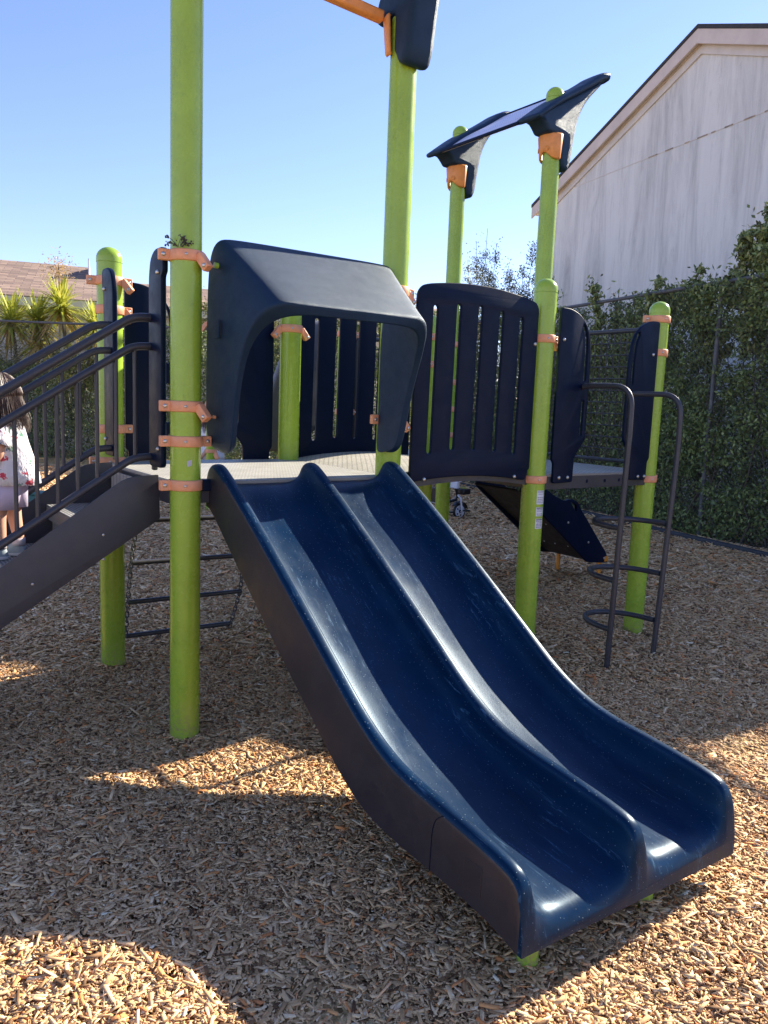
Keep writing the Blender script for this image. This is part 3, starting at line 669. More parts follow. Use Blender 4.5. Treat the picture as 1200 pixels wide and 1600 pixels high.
# --- roofs
def roof(ox, oy, dirx, span, dz, cut, nm='roof'):
    """dirx: unit vector (a, b) pointing to the high side; span: vector along the roof"""
    R = bpy.data.objects.new(nm, None); COL.objects.link(R); R.parent = PS
    X = Vector((dirx[0], dirx[1], 0)); S = Vector((span[0], span[1], 0)); Sl = S.length; S.normalize()
    wing = [(-.27, 3.515), (-.20, 3.565), (-.05, 3.675), (.15, 3.79), (.30, 3.885), (.36, 3.925), (.42, 3.956), (.46, 3.96)]
    wing = smooth_tab([(-x, z) for x, z in wing][::1], 2); wing = [(-x, z) for x, z in wing]; wing = [p for p in wing if p[0] >= cut]
    for k in range(2):
        o = Vector((ox, oy, dz)) + S * (Sl * k); so_ = (-1 if k == 0 else 1)
        br = R
        fn = lambda u, v, w, o=o: o + X * u + S * w + Vector((0, 0, v))
        outer = [(max(cut, -.23), 3.55), (-.15, 3.485, .04), (-.125, 3.455, .02), (.012, 3.452, .01), (.010, 3.30, .01), (.02, 3.29, .02), (.05, 3.235, .03), (.105, 3.225, .03), (.135, 3.29, .03), (.155, 3.43, .05), (.19, 3.62, .08), (.27, 3.755, .08), (.42, 3.90, .05), (.40, 3.93, .01), (.13, 3.765, .05), (-.07, 3.65, .05)]
        plate('arm', round_poly(outer, .01, 5)[::-1], [], .155, .03, fn, NAVY_ROTO, br, 60)
        # wing plank
        rows = []; hw = .115; n = len(wing)
        for i, (x, z) in enumerate(wing):
            x0, z0 = wing[max(i - 1, 0)]; x1, z1 = wing[min(i + 1, n - 1)]; t = Vector((x1 - x0, z1 - z0)).normalized(); nx, nz = -t.y, t.x
            f = min(1, i / 4 + .55, (n - 1 - i) / 4 + .55); th = (.020 + .016 * i / n) * min(1, (i + 1) / 2.5, (n - i) / 1.6); ring = []
            for q in range(16):
                an = 2 * math.pi * q / 16; cw = math.copysign(abs(math.cos(an)) ** .5, math.cos(an)) * hw * f; ch = math.copysign(abs(math.sin(an)) ** .7, math.sin(an)) * th
                ring.append(o + X * (x + nx * ch) + S * cw + Vector((0, 0, z + nz * ch)))
            rows.append(ring)
        m = MB(); m.grid(rows, True); m.f.append(tuple(range(16))); m.f.append(tuple((n - 1) * 16 + q for q in range(16))[::-1]); m.m += [0, 0]
        m.build('wing', NAVY_ROTO, br, 60)
        # orange collar, a half sleeve on the low side
        m = MB(); rows = []
        for z, rr in ((3.29, .074), (3.30, .082), (3.37, .088), (3.45, .096), (3.46, .090)):
            ri = []
            for q in range(15):
                an = rad(88 + 184 * q / 14); dip = .055 * math.exp(-((q - 7) / 3.0) ** 2) if z < 3.31 else 0
                ri.append(o + X * (rr * math.cos(an)) + S * (rr * math.sin(an)) + Vector((0, 0, z + dip)))
            rows.append(ri)
        m.grid(rows); c = m.build('collar', ORANGE2, br, 40); mo = c.modifiers.new('s', 'SOLIDIFY'); mo.thickness = .014; mo.offset = 0
        m = MB()
        for q in (-38, 22):
            for z in (3.36, 3.42):
                an = rad(180 + q); d = X * math.cos(an) + S * math.sin(an); m.lathe([(.001, -.002), (.017, -.002), (.017, .001), (.012, .0015), (.010, -.001), (.001, -.001)], o + d * .097 + Vector((0, 0, z)), 12, d)
        m.build('collar_recess', OR3, R, 40)
    # sheet
    rows = []
    for (x, z) in wing[1:-5]:
        rows.append([Vector((ox, oy, dz)) + X * x + S * t + Vector((0, 0, z - .006)) for t in (.10, Sl * .35, Sl * .65, Sl - .10)])
    m = MB(); m.grid(rows); s = m.build('roof_sheet', SHEET, R, 60); mo = s.modifiers.new('s', 'SOLIDIFY'); mo.thickness = .008
    for w_ in (wing[1], wing[-5]):
        p = Vector((ox, oy, dz)) + X * w_[0] + Vector((0, 0, w_[1])); MB().bar(p + S * .08, p + S * (Sl - .08), .022, .022).build('roof_rim', NAVY, s, 40, .004)
    return R
roof(3 * L, LV, (1, 0), (0, LV), 0, -9)
r1 = roof(0, 0, (0, -1), (L, 0), -.19, -.13)
MB().bar((.06, .10, 3.33), (L - .09, .06, 3.275), .05, .05).build('roof_beam', ORANGE2, r1, 40, .01)

# sprig caught on the clamp
def sprig():
    m = MB(); rr = random.Random(5)
    for k in range(16):
        p = Vector((rr.uniform(-.012, .012), rr.uniform(-.02, .02), 0)); q = p + Vector((rr.uniform(-.045, .035), rr.uniform(-.02, .02), rr.uniform(.005, .042))); m.tube([p, (p + q) / 2 + Vector((0, 0, .006)), q], .0012, 4)
        for j in range(6): m.sphere(q + Vector((rr.uniform(-.012, .012), rr.uniform(-.01, .01), rr.uniform(-.008, .01))), rr.uniform(.0025, .0045), 6)
    o = m.build('dried_sprig', paint('dried_plant', (.06, .05, .045), .8)); o.location = W(-.045, -.05, 2.085)
    return tag(o, 'small dark dried sprig caught on the top orange clamp of the tall front left post', 'sprig')
sprig()
#@@BG@@
# ================================================================ surroundings
def vnoise(x, y, seed=0):
    """smooth value noise in 0..1 on numpy arrays"""
    r = np.random.RandomState(seed).rand(64, 64); xi = np.floor(x).astype(int); yi = np.floor(y).astype(int); fx = x - xi; fy = y - yi
    fx = fx * fx * (3 - 2 * fx); fy = fy * fy * (3 - 2 * fy); g = lambda a, b: r[a % 64, b % 64]
    return (g(xi, yi) * (1 - fx) + g(xi + 1, yi) * fx) * (1 - fy) + (g(xi, yi + 1) * (1 - fx) + g(xi + 1, yi + 1) * fx) * fy
def leaves_geo(P, ln, wd, upb=0.0):
    n = len(P); d = RS.normal(0, 1, (n, 3)); d[:, 2] += upb; d /= np.linalg.norm(d, axis=1)[:, None]
    r = RS.normal(0, 1, (n, 3)); s = np.cross(d, r); s /= np.linalg.norm(s, axis=1)[:, None]; nn = np.cross(d, s)
    l = (ln * RS.uniform(.7, 1.3, n))[:, None]; w = (wd * RS.uniform(.7, 1.3, n))[:, None]
    V_ = np.stack([P - d * l * .5, P + s * w * .5 + nn * w * .12 + d * l * .04, P + d * l * .5, P - s * w * .5 + nn * w * .12 + d * l * .04], 1)
    return V_.reshape(-1, 3), np.arange(n * 4).reshape(-1, 4)
LEAF_ST = [(0, (.09, .095, .05)), (.4, (.17, .225, .075)), (.75, (.29, .35, .12)), (1, (.48, .50, .22))]
LEAF = tinted('hedge_leaves', LEAF_ST, .5, .22, spec=.4)
LEAF_Y = tinted('sunlit_shrub_leaves', [(0, (.07, .085, .02)), (.5, (.15, .17, .04)), (1, (.30, .28, .08))], .5, .35)
LEAF_G = tinted('grey_green_leaves', [(0, (.13, .14, .09)), (.5, (.24, .26, .15)), (1, (.42, .42, .27))], .5, .3)
PALM = tinted('strap_leaves', [(0, (.24, .28, .035)), (.5, (.52, .55, .08)), (.85, (.78, .70, .17)), (1, (.50, .34, .16))], .45, .35)
BARK = paint('grey_brown_bark', (.12, .095, .075), .85, .25, 18, .5, 60)
TWIG = paint('twig', (.075, .06, .045), .85, .2, 18, 0)
GALV = paint('galvanised_steel', (.10, .10, .105), .55, .2, 20, .2, 60)
n_ = Vector((.9230, .3848, 0)); d_ = Vector((-.3848, .9230, 0))
def FR(perp, s, z=0): return n_ * perp + d_ * s + Vector((0, 0, z))

def chain_fence(name, A, B, H, step, gap, label):
    A = Vector(A); B = Vector(B); D = (B - A); Ln = D.length; D.normalize(); pt = lambda s, z: A + D * s + Vector((0, 0, z))
    root = thing(name, label, 'fence', A)
    inv = lambda m: m.__setattr__('v', [tuple(Vector(p) - A) for p in m.v]) or m
    m = MB(); c = -H
    while c < Ln:
        for sgn in (1, -1):
            s0, s1 = (c, c + H); z0, z1 = (0.02, H) if sgn > 0 else (H, 0.02)
            if s0 < 0: t = -s0 / H; z0 = z0 + (z1 - z0) * t; s0 = 0
            if s1 > Ln: t = (s1 - Ln) / H; z1 = z1 - (z1 - (0.02 if sgn > 0 else H)) * t; s1 = Ln
            if s1 - s0 > .05: m.tube([pt(s0, z0), pt(s1, z1)], .0015, 3, caps=False)
        c += step
    inv(m).build('chain_link_mesh', GALV, root, 0)
    inv(MB().tube([pt(0, H + .01), pt(Ln, H + .01)], .026, 12)).build('top_rail', GALV, root, 60)
    s = .3
    while s < Ln: inv(MB().cyl(pt(s, -.2) , pt(s, H - .02), .028, 12)).build('fence_post', GALV, root, 60); s += gap
    return root
chain_fence('chain_link_fence', FR(7.36, 1.0), FR(7.36, 15.8), 3.08, .075, 3.05, 'tall chain link fence along the right side overgrown by dark climbing leaves')
chain_fence('chain_link_fence', (-15, 17.45, 0), (.05, 17.45, 0), 2.95, .085, 3.0, 'tall chain link fence across the back in front of the spiky plants')

# rubber edging along the hedge and a litter strip
m = MB(); m.bar(FR(6.99, 1.5, .02), FR(6.99, 15.5, .02), .09, .10); o = m.build('edging', paint('dark_edging', (.045, .048, .052), .8, .2, 12, .3, 80), bevel=.012)
tag(o, 'dark low rubber edging strip between the wood chips and the right hedge', 'edging')
def litter():
    n = 16000; s = RS.uniform(2, 15.6, n); p = 7.05 + np.abs(RS.normal(0, .3, n)); P = np.outer(p, n_) + np.outer(s, d_); P[:, 2] = RS.uniform(.004, .03, n)
    v, f = leaves_geo(P, .06, .025); v[:, 2] = np.abs(v[:, 2]) * .45 + .003
    o = npmesh('leaf_litter', v, f, tinted('dry_litter', [(0, (.06, .04, .025)), (.5, (.16, .11, .07)), (1, (.34, .27, .19))], .85), RS.rand(n)); tag(o, 'dry leaf litter and chips lying under the right hedge', kind='stuff')
    n2 = 9000; P = np.stack([RS.uniform(-14, 0, n2), RS.uniform(17.1, 18.0, n2), RS.uniform(.004, .03, n2)], 1); v, f = leaves_geo(P, .06, .03); v[:, 2] = np.abs(v[:, 2]) * .45 + .003
litter()

def hedge(name, fn, s0, s1, hfun, n, ln, wd, depth, label, mat, seed, gapz, twigs=260):
    s = RS.uniform(s0, s1, n); z = RS.uniform(0, 1, n) ** .92 * 3.9; dp = RS.uniform(0, 1, n) ** 1.2 * depth
    top = hfun(s); nz = vnoise(s * 2.1 + 5, z * 2.1, seed) * .45 + vnoise(s * 5.3, z * 5.3 + 3, seed + 1) * .30 + vnoise(s * 11.3, z * 11.3 + 3, seed + 2) * .25; big = vnoise(s * .9, z * .9 + 1, seed + 5)
    thr = .26 + np.clip((z - gapz) / 1.1, 0, 1) * .36 - (big - .5) * .30
    keep = (z < top + (nz - .5) * .5) & (nz > thr * (.75 + .25 * (dp / depth)))
    keep &= ~((dp < depth * .3) & (nz < .36))
    s, z, dp, nz = s[keep], z[keep], dp[keep], nz[keep]
    bulge = (vnoise(s * 1.7, z * 1.7, seed + 9) - .5) * .22
    P = np.array([fn(a, b + c, 0) for a, b, c in zip(s, dp, bulge)], dtype=float); P[:, 2] = z
    v, f = leaves_geo(P, ln, wd, .5); tint = np.clip(RS.normal(.38, .2, len(P)) + (nz - .5) * .5, 0, 1)
    root = thing(name, label, 'hedge', tuple(fn((s0 + s1) / 2, depth / 2, 0))); loc = np.array(root.location)
    o = npmesh('foliage', v - loc, f, mat, tint); o.parent = root
    m = MB(); rr = random.Random(seed)
    for k in range(twigs):
        a = rr.uniform(s0, s1); b = rr.uniform(.02, depth); p = [Vector(fn(a, b, 0))]; zt = rr.uniform(1.4, 3.0); x = a; zz = 0
        while zz < zt:
            zz += .28; x += rr.uniform(-.14, .14); b = min(depth, max(.02, b + rr.uniform(-.06, .06))); q = Vector(fn(x, b, 0)); q.z = zz; p.append(q)
        m.tube([q - Vector(loc) for q in p], [max(.0028, .012 * (1 - i / len(p))) for i in range(len(p))], 4)
    m.build('stem', TWIG, root, 0); return root
hedge('hedge', lambda s, dp, z: FR(7.29 + dp, s, z), 1.2, 15.6, lambda s: 2.92 + .20 * vnoise(s * 1.3, s * 0, 3) + .38 * np.clip((s - 10.4) / 1.2, 0, 1), 330000, .060, .028, .60, 'dense dark green climbing hedge grown through the tall right hand fence', LEAF, 21, 1.75)
hedge('hedge', lambda s, dp, z: Vector((s, 17.5 + dp, z)), -14.5, .6, lambda s: np.where(s < -6.2, 1.75 + .5 * vnoise(s * 1.5, s * 0, 4), 2.75 + .4 * vnoise(s * 1.5, s * 0, 4) + .9 * np.clip((s + 2.6) / .8, 0, 1)), 170000, .075, .034, .6, 'dark green hedge along the back fence below the spiky plants', LEAF, 33, 2.2, 120)

def sprig_shrub(name, base, stems, label, mat, group=None, ln=.06, wd=.022, dens=60, r=.09):
    root = thing(name, label, 'shrub', base, group=group); m = MB(); P = []
    for (x, y, z, lean) in stems:
        pts = []; n = 9; rr = random.Random(int(x * 1000 + z * 77))
        for k in range(n + 1):
            t = k / n; pts.append(Vector((x * t ** 1.3, y * t ** 1.3, z * t)) + Vector((rr.uniform(-.03, .03), rr.uniform(-.03, .03), 0)) * t)
        m.tube(pts, [.012 * (1 - t / (n + 1.5)) + .002 for t in range(n + 1)], 5)
        for br in range(int(10 * lean)):
            t = rr.uniform(.60, .98); i = int(t * n); p = pts[i].lerp(pts[i + 1], t * n - i); l = rr.uniform(.12, .34) * (1.35 - t); q = p + Vector((rr.uniform(-1, 1), rr.uniform(-1, 1), rr.uniform(.5, 1.3))).normalized() * l
            m.tube([p, (p + q) / 2 + Vector((0, 0, .01)), q], .0028, 4)
            for j in range(int(dens * l * 2.2)):
                c = p.lerp(q, rr.uniform(.2, 1.05)); P.append((c.x + rr.gauss(0, r * .35), c.y + rr.gauss(0, r * .35), c.z + rr.gauss(0, r * .35)))
        for j in range(int(dens * .5)):
            t = rr.uniform(.66, 1.0); i = min(n - 1, int(t * n)); c = pts[i].lerp(pts[i + 1], t * n - i); P.append((c.x + rr.gauss(0, r * .8), c.y + rr.gauss(0, r * .8), c.z + rr.gauss(0, r * .6)))
    m.build('stem', TWIG, root, 0); P = np.array(P); v, f = leaves_geo(P, ln, wd, .8); o = npmesh('foliage', v, f, mat, RS.rand(len(P))); o.parent = root; return root
def at(x, Y, z=0): return (x, Y, z)
sprig_shrub('shrub', FR(7.6, 7.0), [(.0, .05, 3.92, 2.2), (-.24, .1, 3.62, 1.8), (.14, .0, 3.74, 2.0), (-.12, -.05, 3.72, 2.0), (.3, .0, 3.62, 2.0), (.42, .0, 3.85, 2.2), (.2, .1, 3.5, 2.0)], 'leafy upright sprays rising above the fence rail at the far right by the white wall', LEAF, dens=420, ln=.075, wd=.034)
sprig_shrub('shrub', FR(7.6, 7.75), [(.0, .05, 3.28, 1.2), (-.2, .1, 3.34, 1.0), (.25, .0, 3.40, 1.2)], 'small leafy tuft on the fence rail just left of the tall sprays', LEAF, dens=260, ln=.075, wd=.034)
sprig_shrub('shrub', FR(7.6, 8.5), [(.0, .05, 3.22, 1.1), (-.22, .1, 3.26, 1.0)], 'little leafy tuft on the fence rail above the post with the round cap', LEAF, dens=260, ln=.075, wd=.034)
sprig_shrub('shrub', FR(7.6, 9.6), [(.0, .05, 3.30, 1.2), (-.35, .1, 3.42, 1.2), (.3, .0, 3.25, 1.1)], 'low leafy tuft on the fence rail above the lattice panel', LEAF, dens=260, ln=.075, wd=.034)
sprig_shrub('tree', FR(8.5, 15.1), [(-.1, .0, 5.25, 1.8), (-.3, .1, 5.0, 1.7), (.15, .1, 4.95, 1.7), (-.45, .1, 4.6, 1.7), (.0, .0, 4.4, 2.2), (.4, 0, 4.5, 1.8)], 'pale airy tree top against the sky beside the second roofed green post', LEAF_G, dens=150, r=.16)
sprig_shrub('tree', FR(8.2, 13.5), [(.15, .1, 4.25, 1.6), (.35, .1, 4.7, 1.8), (.5, .2, 4.55, 1.6), (-.1, .0, 4.05, 1.8), (.2, .0, 3.95, 1.8), (.6, .1, 4.2, 1.5)], 'darker leafy tree top over the arched panel between the two roofed posts', LEAF_G, dens=150, r=.15)
sprig_shrub('tree', FR(8.2, 12.5), [(.1, .1, 3.85, 1.5), (.2, 0, 3.7, 1.4), (0, 0, 3.6, 1.4)], 'small dark leafy top peeking behind the arched panel next to the short capped post', LEAF, dens=280, r=.1)
sprig_shrub('shrub', (-4.55, 18.4, 0), [(.1, 0, 3.9, 1.6), (-.2, 0, 3.6, 1.6), (.3, 0, 3.7, 1.6), (.0, 0, 3.3, 1.8), (.5, 0, 3.4, 1.6)], 'sunlit yellow green shrub seen between the tall front post and the slide hood', LEAF_Y, dens=160, r=.14)
sprig_shrub('shrub', (-2.6, 18.4, 0), [(.0, 0, 3.9, 1.6), (-.3, 0, 3.7, 1.6), (.3, 0, 3.8, 1.6), (.6, 0, 3.4, 1.8)], 'sunlit yellow green shrub behind the short post under the slide hood', LEAF_Y, dens=160, r=.14)
sprig_shrub('shrub', (.65, 17.0, 0), [(.0, 0, 4.0, 1.6), (-.2, 0, 3.7, 1.6), (.2, 0, 3.8, 1.6), (.1, 0, 3.2, 1.8)], 'sunlit shrub seen in the gap between the hood and the slotted panel', LEAF_Y, dens=160, r=.12)
sprig_shrub('shrub', (-6.2, 17.2, 0), [(.0, 0, 3.3, 1.8), (.35, 0, 3.0, 1.6), (-.4, 0, 2.8, 1.8), (-.8, 0, 2.6, 1.8), (-.2, 0, 2.4, 1.8), (-1.2, 0, 2.3, 1.8)], 'bushy sunlit shrub by the back fence left of the short capped post', LEAF_Y, dens=150, r=.17)
sprig_shrub('shrub', (-8.4, 17.9, 0), [(.0, 0, 2.6, 1.8), (.35, 0, 2.3, 1.6), (-.4, 0, 2.2, 1.8), (.9, 0, 2.4, 1.8)], 'low sunlit shrub behind the back fence between the spiky plants', LEAF_G, dens=150, r=.17)

def cordyline(base, heads, label):
    root = thing('spiky_plant', label, 'spiky plant', base, group=None); m = MB(); vs = []; fs = []; tint = []
    for (hx, hz, rl, nl, dry) in heads:
        p = [Vector((hx * (k / 6) ** 1.6, 0, hz * k / 6)) + Vector((random.uniform(-.03, .03), random.uniform(-.03, .03), 0)) for k in range(7)]; p[0] = Vector((0, 0, 0))
        m.tube(p, [.06 - .004 * k for k in range(7)], 8); c = p[-1]
        for k in range(nl):
            az = random.uniform(0, 2 * math.pi); el = random.uniform(-.75, 1.35); l = rl * random.uniform(.7, 1.1); d = Vector((math.cos(az) * math.cos(el), math.sin(az) * math.cos(el), math.sin(el)))
            s = d.cross(Vector((0, 0, 1))).normalized(); w = .030; q = c - Vector((0, 0, random.uniform(0, .25))); n0 = len(vs); S = 5
            for i in range(S + 1):
                t = i / S; pt = q + d * l * t - Vector((0, 0, 1)) * l * .32 * t * t * (1 if el < .9 else .3); ww = w * (1 - t ** 2.2) * (.6 + .8 * min(t * 3, 1)) / 1.2
                vs += [pt - s * ww, pt + s * ww]
            for i in range(S): fs.append((n0 + 2 * i, n0 + 2 * i + 1, n0 + 2 * i + 3, n0 + 2 * i + 2)); 
            tv = random.uniform(.1, .8) if el > -.35 else random.uniform(.9, 1); tint += [tv] * S
        if dry:
            n0 = len(vs)
            for k in range(420):
                q = c + Vector((random.gauss(-.05, .16), random.gauss(0, .16), random.gauss(.75, .16))); a = Vector((random.gauss(0, 1), random.gauss(0, 1), random.gauss(0, 1))).normalized() * .035; b = Vector((random.gauss(0, 1), random.gauss(0, 1), random.gauss(0, 1))).normalized() * .014
                n1 = len(vs); vs += [q - a, q + b, q + a, q - b]; fs.append((n1, n1 + 1, n1 + 2, n1 + 3)); tint.append(1.0)
            m.tube([c, c + Vector((-.05, 0, .85))], .012, 6)
    m.build('trunk', BARK, root, 60); o = npmesh('strap_leaves', np.array([tuple(v) for v in vs]), np.array(fs), PALM, np.array(tint)); o.parent = root; return root
cordyline((-7.15, 18.15, 0), [(-.35, 3.45, .85, 260, True), (.45, 3.05, .80, 220, False), (-.9, 3.15, .75, 170, False)], 'tall spiky plant with a dry brown flower head, nearest the short green post')
cordyline((-8.55, 18.2, 0), [(-.10, 3.1, .85, 240, False), (.5, 2.7, .7, 140, False)], 'spiky yellow green plant with drooping strap leaves left of the tallest one')
cordyline((-9.35, 18.0, 0), [(-.1, 2.75, .8, 220, False), (.3, 2.3, .7, 120, False)], 'spiky plant at the left edge of the photo above the girl on the stairs')
cordyline((-5.75, 18.7, 0), [(-.1, 2.9, .45, 110, False)], 'short spiky plant half hidden behind the short capped green post')

# ---------------------------------------------------------------- white gabled building
def stucco():
    m, nt, b = new_mat('streaked_stucco')
    st = noise(nt, 1.3, 9, .75, (1.7, 1.7, .20), 'Object', .5); big = noise(nt, .45, 4, .6, (1, 1, .7)); fine = noise(nt, 3.4, 8, .8, (1.7, 1.7, .22), 'Object', .4)
    c = ramp(nt, st, [(.34, (.42, .41, .39)), (.44, (.63, .61, .57)), (.55, (.78, .755, .70)), (.75, (.84, .815, .76))])
    c = mix(nt, ramp(nt, fine, [(.30, (.7, .7, .7)), (.46, (0, 0, 0))]), c, (.40, .385, .36))
    c = mix(nt, mul(nt, big, .45), c, (.74, .72, .67)); nt.links.new(c, b.inputs['Base Color']); b.inputs['Roughness'].default_value = .92; b.inputs['Specular IOR Level'].default_value = .2
    bump(nt, b, noise(nt, 30, 5, .7), .35, .02); return m
STUC = stucco(); TRIM = paint('pinkish_trim_paint', (.68, .57, .49), .7, .08, 3, .1, 40); TRIM2 = paint('cream_trim_paint', (.68, .62, .56), .7, .08, 3, .1, 40)
SHING = paint('dark_shingle', (.045, .043, .045), .9, .35, 14, .6, 30); RUST = paint('rust_line', (.38, .30, .22), .8, .5, 9, 0)
def gable():
    base = FR(10.16, 11.14); R = thing('white_building', 'tall white stucco building with a grey streaked gable wall and brown rake boards', 'building', base, math.atan2(d_.y, d_.x))
    # local x along the wall (away), local y = -n (towards us), z up
    half = 4.83; zp, ze = 7.93, 6.03; sl = (zp - ze) / half; hw = 4.45; dep = 9.0; halfr = 5.94; hwr = 5.6; zs = 0.0
    zl = lambda x: zp - sl * abs(x)
    m = MB(); pts = [(-hwr, 0), (-hwr, zl(hwr) - .22), (0, zp - .22), (hw, zl(hw) - .22), (hw, 0)]
    n = len(pts); vs = [(x, 0, z) for x, z in pts] + [(x, -dep, z) for x, z in pts]
    m.add(vs, [tuple(range(n)), tuple(range(n, 2 * n))[::-1]] + [(i, (i + 1) % n, (i + 1) % n + n, i + n) for i in range(n)]); m.build('wall', STUC, R, 0)
    for s in (-1, 1):
        hf = half if s > 0 else halfr; zf = zl(hf)
        # roof slab
        a = Vector((0, .17, zp)); b = Vector((s * hf, .17, zf)); t = .07; dd = Vector((0, -dep - .8, 0)); up_ = Vector((0, 0, t))
        MB().add([a, b, b + dd, a + dd, a + up_, b + up_, b + dd + up_, a + dd + up_], [(0, 1, 2, 3), (7, 6, 5, 4), (0, 4, 5, 1), (1, 5, 6, 2), (2, 6, 7, 3), (3, 7, 4, 0)]).build('roof', SHING, R, 0, .008)
        def board(y0, th, zo, h, mat, nm, ex=0):
            a = Vector((0, y0, zp - zo)); b = Vector((s * (hf - .01 + ex), y0, zf - zo - sl * ex)); dn = Vector((0, 0, -h)); o = Vector((0, -th, 0))
            if ex < 0: pass
            MB().add([a, b, b + dn, a + dn, a + o, b + o, b + dn + o, a + dn + o], [(0, 1, 2, 3), (7, 6, 5, 4), (0, 4, 5, 1), (1, 5, 6, 2), (2, 6, 7, 3), (3, 7, 4, 0)]).build(nm, mat, R, 0)
        board(.155, .03, .004, .23, TRIM, 'rake_board'); board(.123, .12, .18, .02, TRIM2, 'soffit', -.06); board(.036, .035, .205, .17, TRIM2, 'frieze_board', -.38)
        board(.062, .020, .205, .026, TRIM, 'frieze_moulding', -.38)
    MB().box((-.5, .004, 6.19), (hw + hwr - .1, .006, .016)).build('siding_seam', TRIM2, R, 0)
    for k in range(11):
        x = -2.6 + k * .36 + random.uniform(-.1, .1); MB().box((x, .008, 6.188), (random.uniform(.06, .26), .005, .022)).build('rust_patch', RUST, R, 0)
    return R
gable()

# ---------------------------------------------------------------- brown roofed building at the left
def shingles():
    m, nt, b = new_mat('brown_shingles'); tc = nt.nodes.new('ShaderNodeTexCoord'); mp = nt.nodes.new('ShaderNodeMapping'); br = nt.nodes.new('ShaderNodeTexBrick')
    nt.links.new(tc.outputs['Object'], mp.inputs[0]); nt.links.new(mp.outputs[0], br.inputs[0]); br.inputs['Scale'].default_value = 1; br.inputs['Brick Width'].default_value = .42; br.inputs['Row Height'].default_value = .20
    br.inputs['Mortar Size'].default_value = .012; br.inputs['Color1'].default_value = (.17, .115, .08, 1); br.inputs['Color2'].default_value = (.42, .29, .20, 1); br.inputs['Mortar'].default_value = (.13, .09, .075, 1); br.offset_frequency = 2; br.inputs['Bias'].default_value = 0
    n = noise(nt, 3.2, 7, .85, (.8, 3.5, 1)); c = mix(nt, ramp(nt, n, [(.42, (0, 0, 0)), (.60, (.75, .75, .75))]), br.outputs[0], (.19, .12, .098)); nt.links.new(c, b.inputs['Base Color']); b.inputs['Roughness'].default_value = .95
    bump(nt, b, br.outputs['Fac'], .6, -.02); return m
SHB = shingles(); WHITE = paint('white_wall_paint', (.66, .65, .66), .8, .06, 2, .1, 40); CREAM = paint('cream_fascia', (.62, .57, .45), .7, .06, 3, 0); DARKG = paint('dark_window', (.02, .022, .026), .15, .1, 3, 0)
def house():
    rz = rad(20); base = Vector((-9.1, 18.9, 0)); R = thing('low_house', 'low white building with a brown shingle roof behind the back fence', 'building', base, rz)
    x0, x1 = -6.0, 13.0; ze = 3.62; tl = .30
    m = MB(); m.box(((x0 + x1) / 2, 3.6, (ze - .1) / 2), (x1 - x0 - 1, 6.0, ze - .1)); m.build('wall', WHITE, R, 0)
    def slab(xa, xb, ya, yb, za, zb, nm='roof', t=.08):
        MB().add([(xa, ya, za), (xb, ya, za), (xb, yb, zb), (xa, yb, zb), (xa, ya, za + t), (xb, ya, za + t), (xb, yb, zb + t), (xa, yb, zb + t)], [(3, 2, 1, 0), (4, 5, 6, 7), (0, 1, 5, 4), (1, 2, 6, 5), (2, 3, 7, 6), (3, 0, 4, 7)]).build(nm, SHB, R, 0)
    slab(x0, x1, 0, 3.2, ze, ze + .92); slab(x0, 1.78, 3.2, 5.4, ze + .92, ze + 1.55)
    MB().box((1.79, 4.3, ze + 1.1), (.03, 2.3, .9)).build('gable_end', WHITE, R, 0)
    MB().box(((x0 + x1) / 2, -.02, ze - .05), (x1 - x0, .04, .20)).build('fascia', CREAM, R, 0)
    MB().box(((x0 + x1) / 2, .3, ze - .14), (x1 - x0 - .1, .58, .02)).build('soffit', CREAM, R, 0)
    for x in (2.6, 8.5):
        w = MB().box((x, .585, 3.22), (1.1, .03, .42)).build('window', DARKG, R, 0); MB().box((x, .58, 2.98), (1.25, .06, .05)).build('sill', CREAM, w, 0)
house()

# ---------------------------------------------------------------- far post
def far_post():
    R = thing('far_post', 'distant green playground post with orange clamps, far behind the slide deck', 'post', (-2.27, 10.13, 0))
    m = MB().lathe([(.0635, -.2), (.0635, 2.55), (.064, 2.551), (.058, 2.59), (.03, 2.612), (.002, 2.615)], (0, 0, 0), 24); m.build('shaft', GREEN, R)
    for z, dx in ((2.42, -.10), (1.42, -.07), (.8, .07)):
        m = MB().lathe([(.062, z - .025), (.073, z - .022), (.073, z + .022), (.062, z + .025)], (0, 0, 0), 24); m.bar((dx * .6, -.02, z), (dx * 1.3, -.03, z - .10), .05, .05, (0, 1, 0)); m.build('clamp', ORANGE, R, 40, .004)
far_post()
# teal storage box beyond the stairs
R = thing('teal_box', 'small teal green box on the sunny wood chips beyond the stairs', 'box', (-4.45, 9.75, 0), rad(10)); TEAL = paint('teal_plastic', (.05, .16, .14), .5)
MB().box((0, 0, .10), (.36, .26, .20)).build('body', TEAL, R, 40, .012); MB().box((0, 0, .215), (.39, .29, .03)).build('lid', TEAL, R, 40, .008)

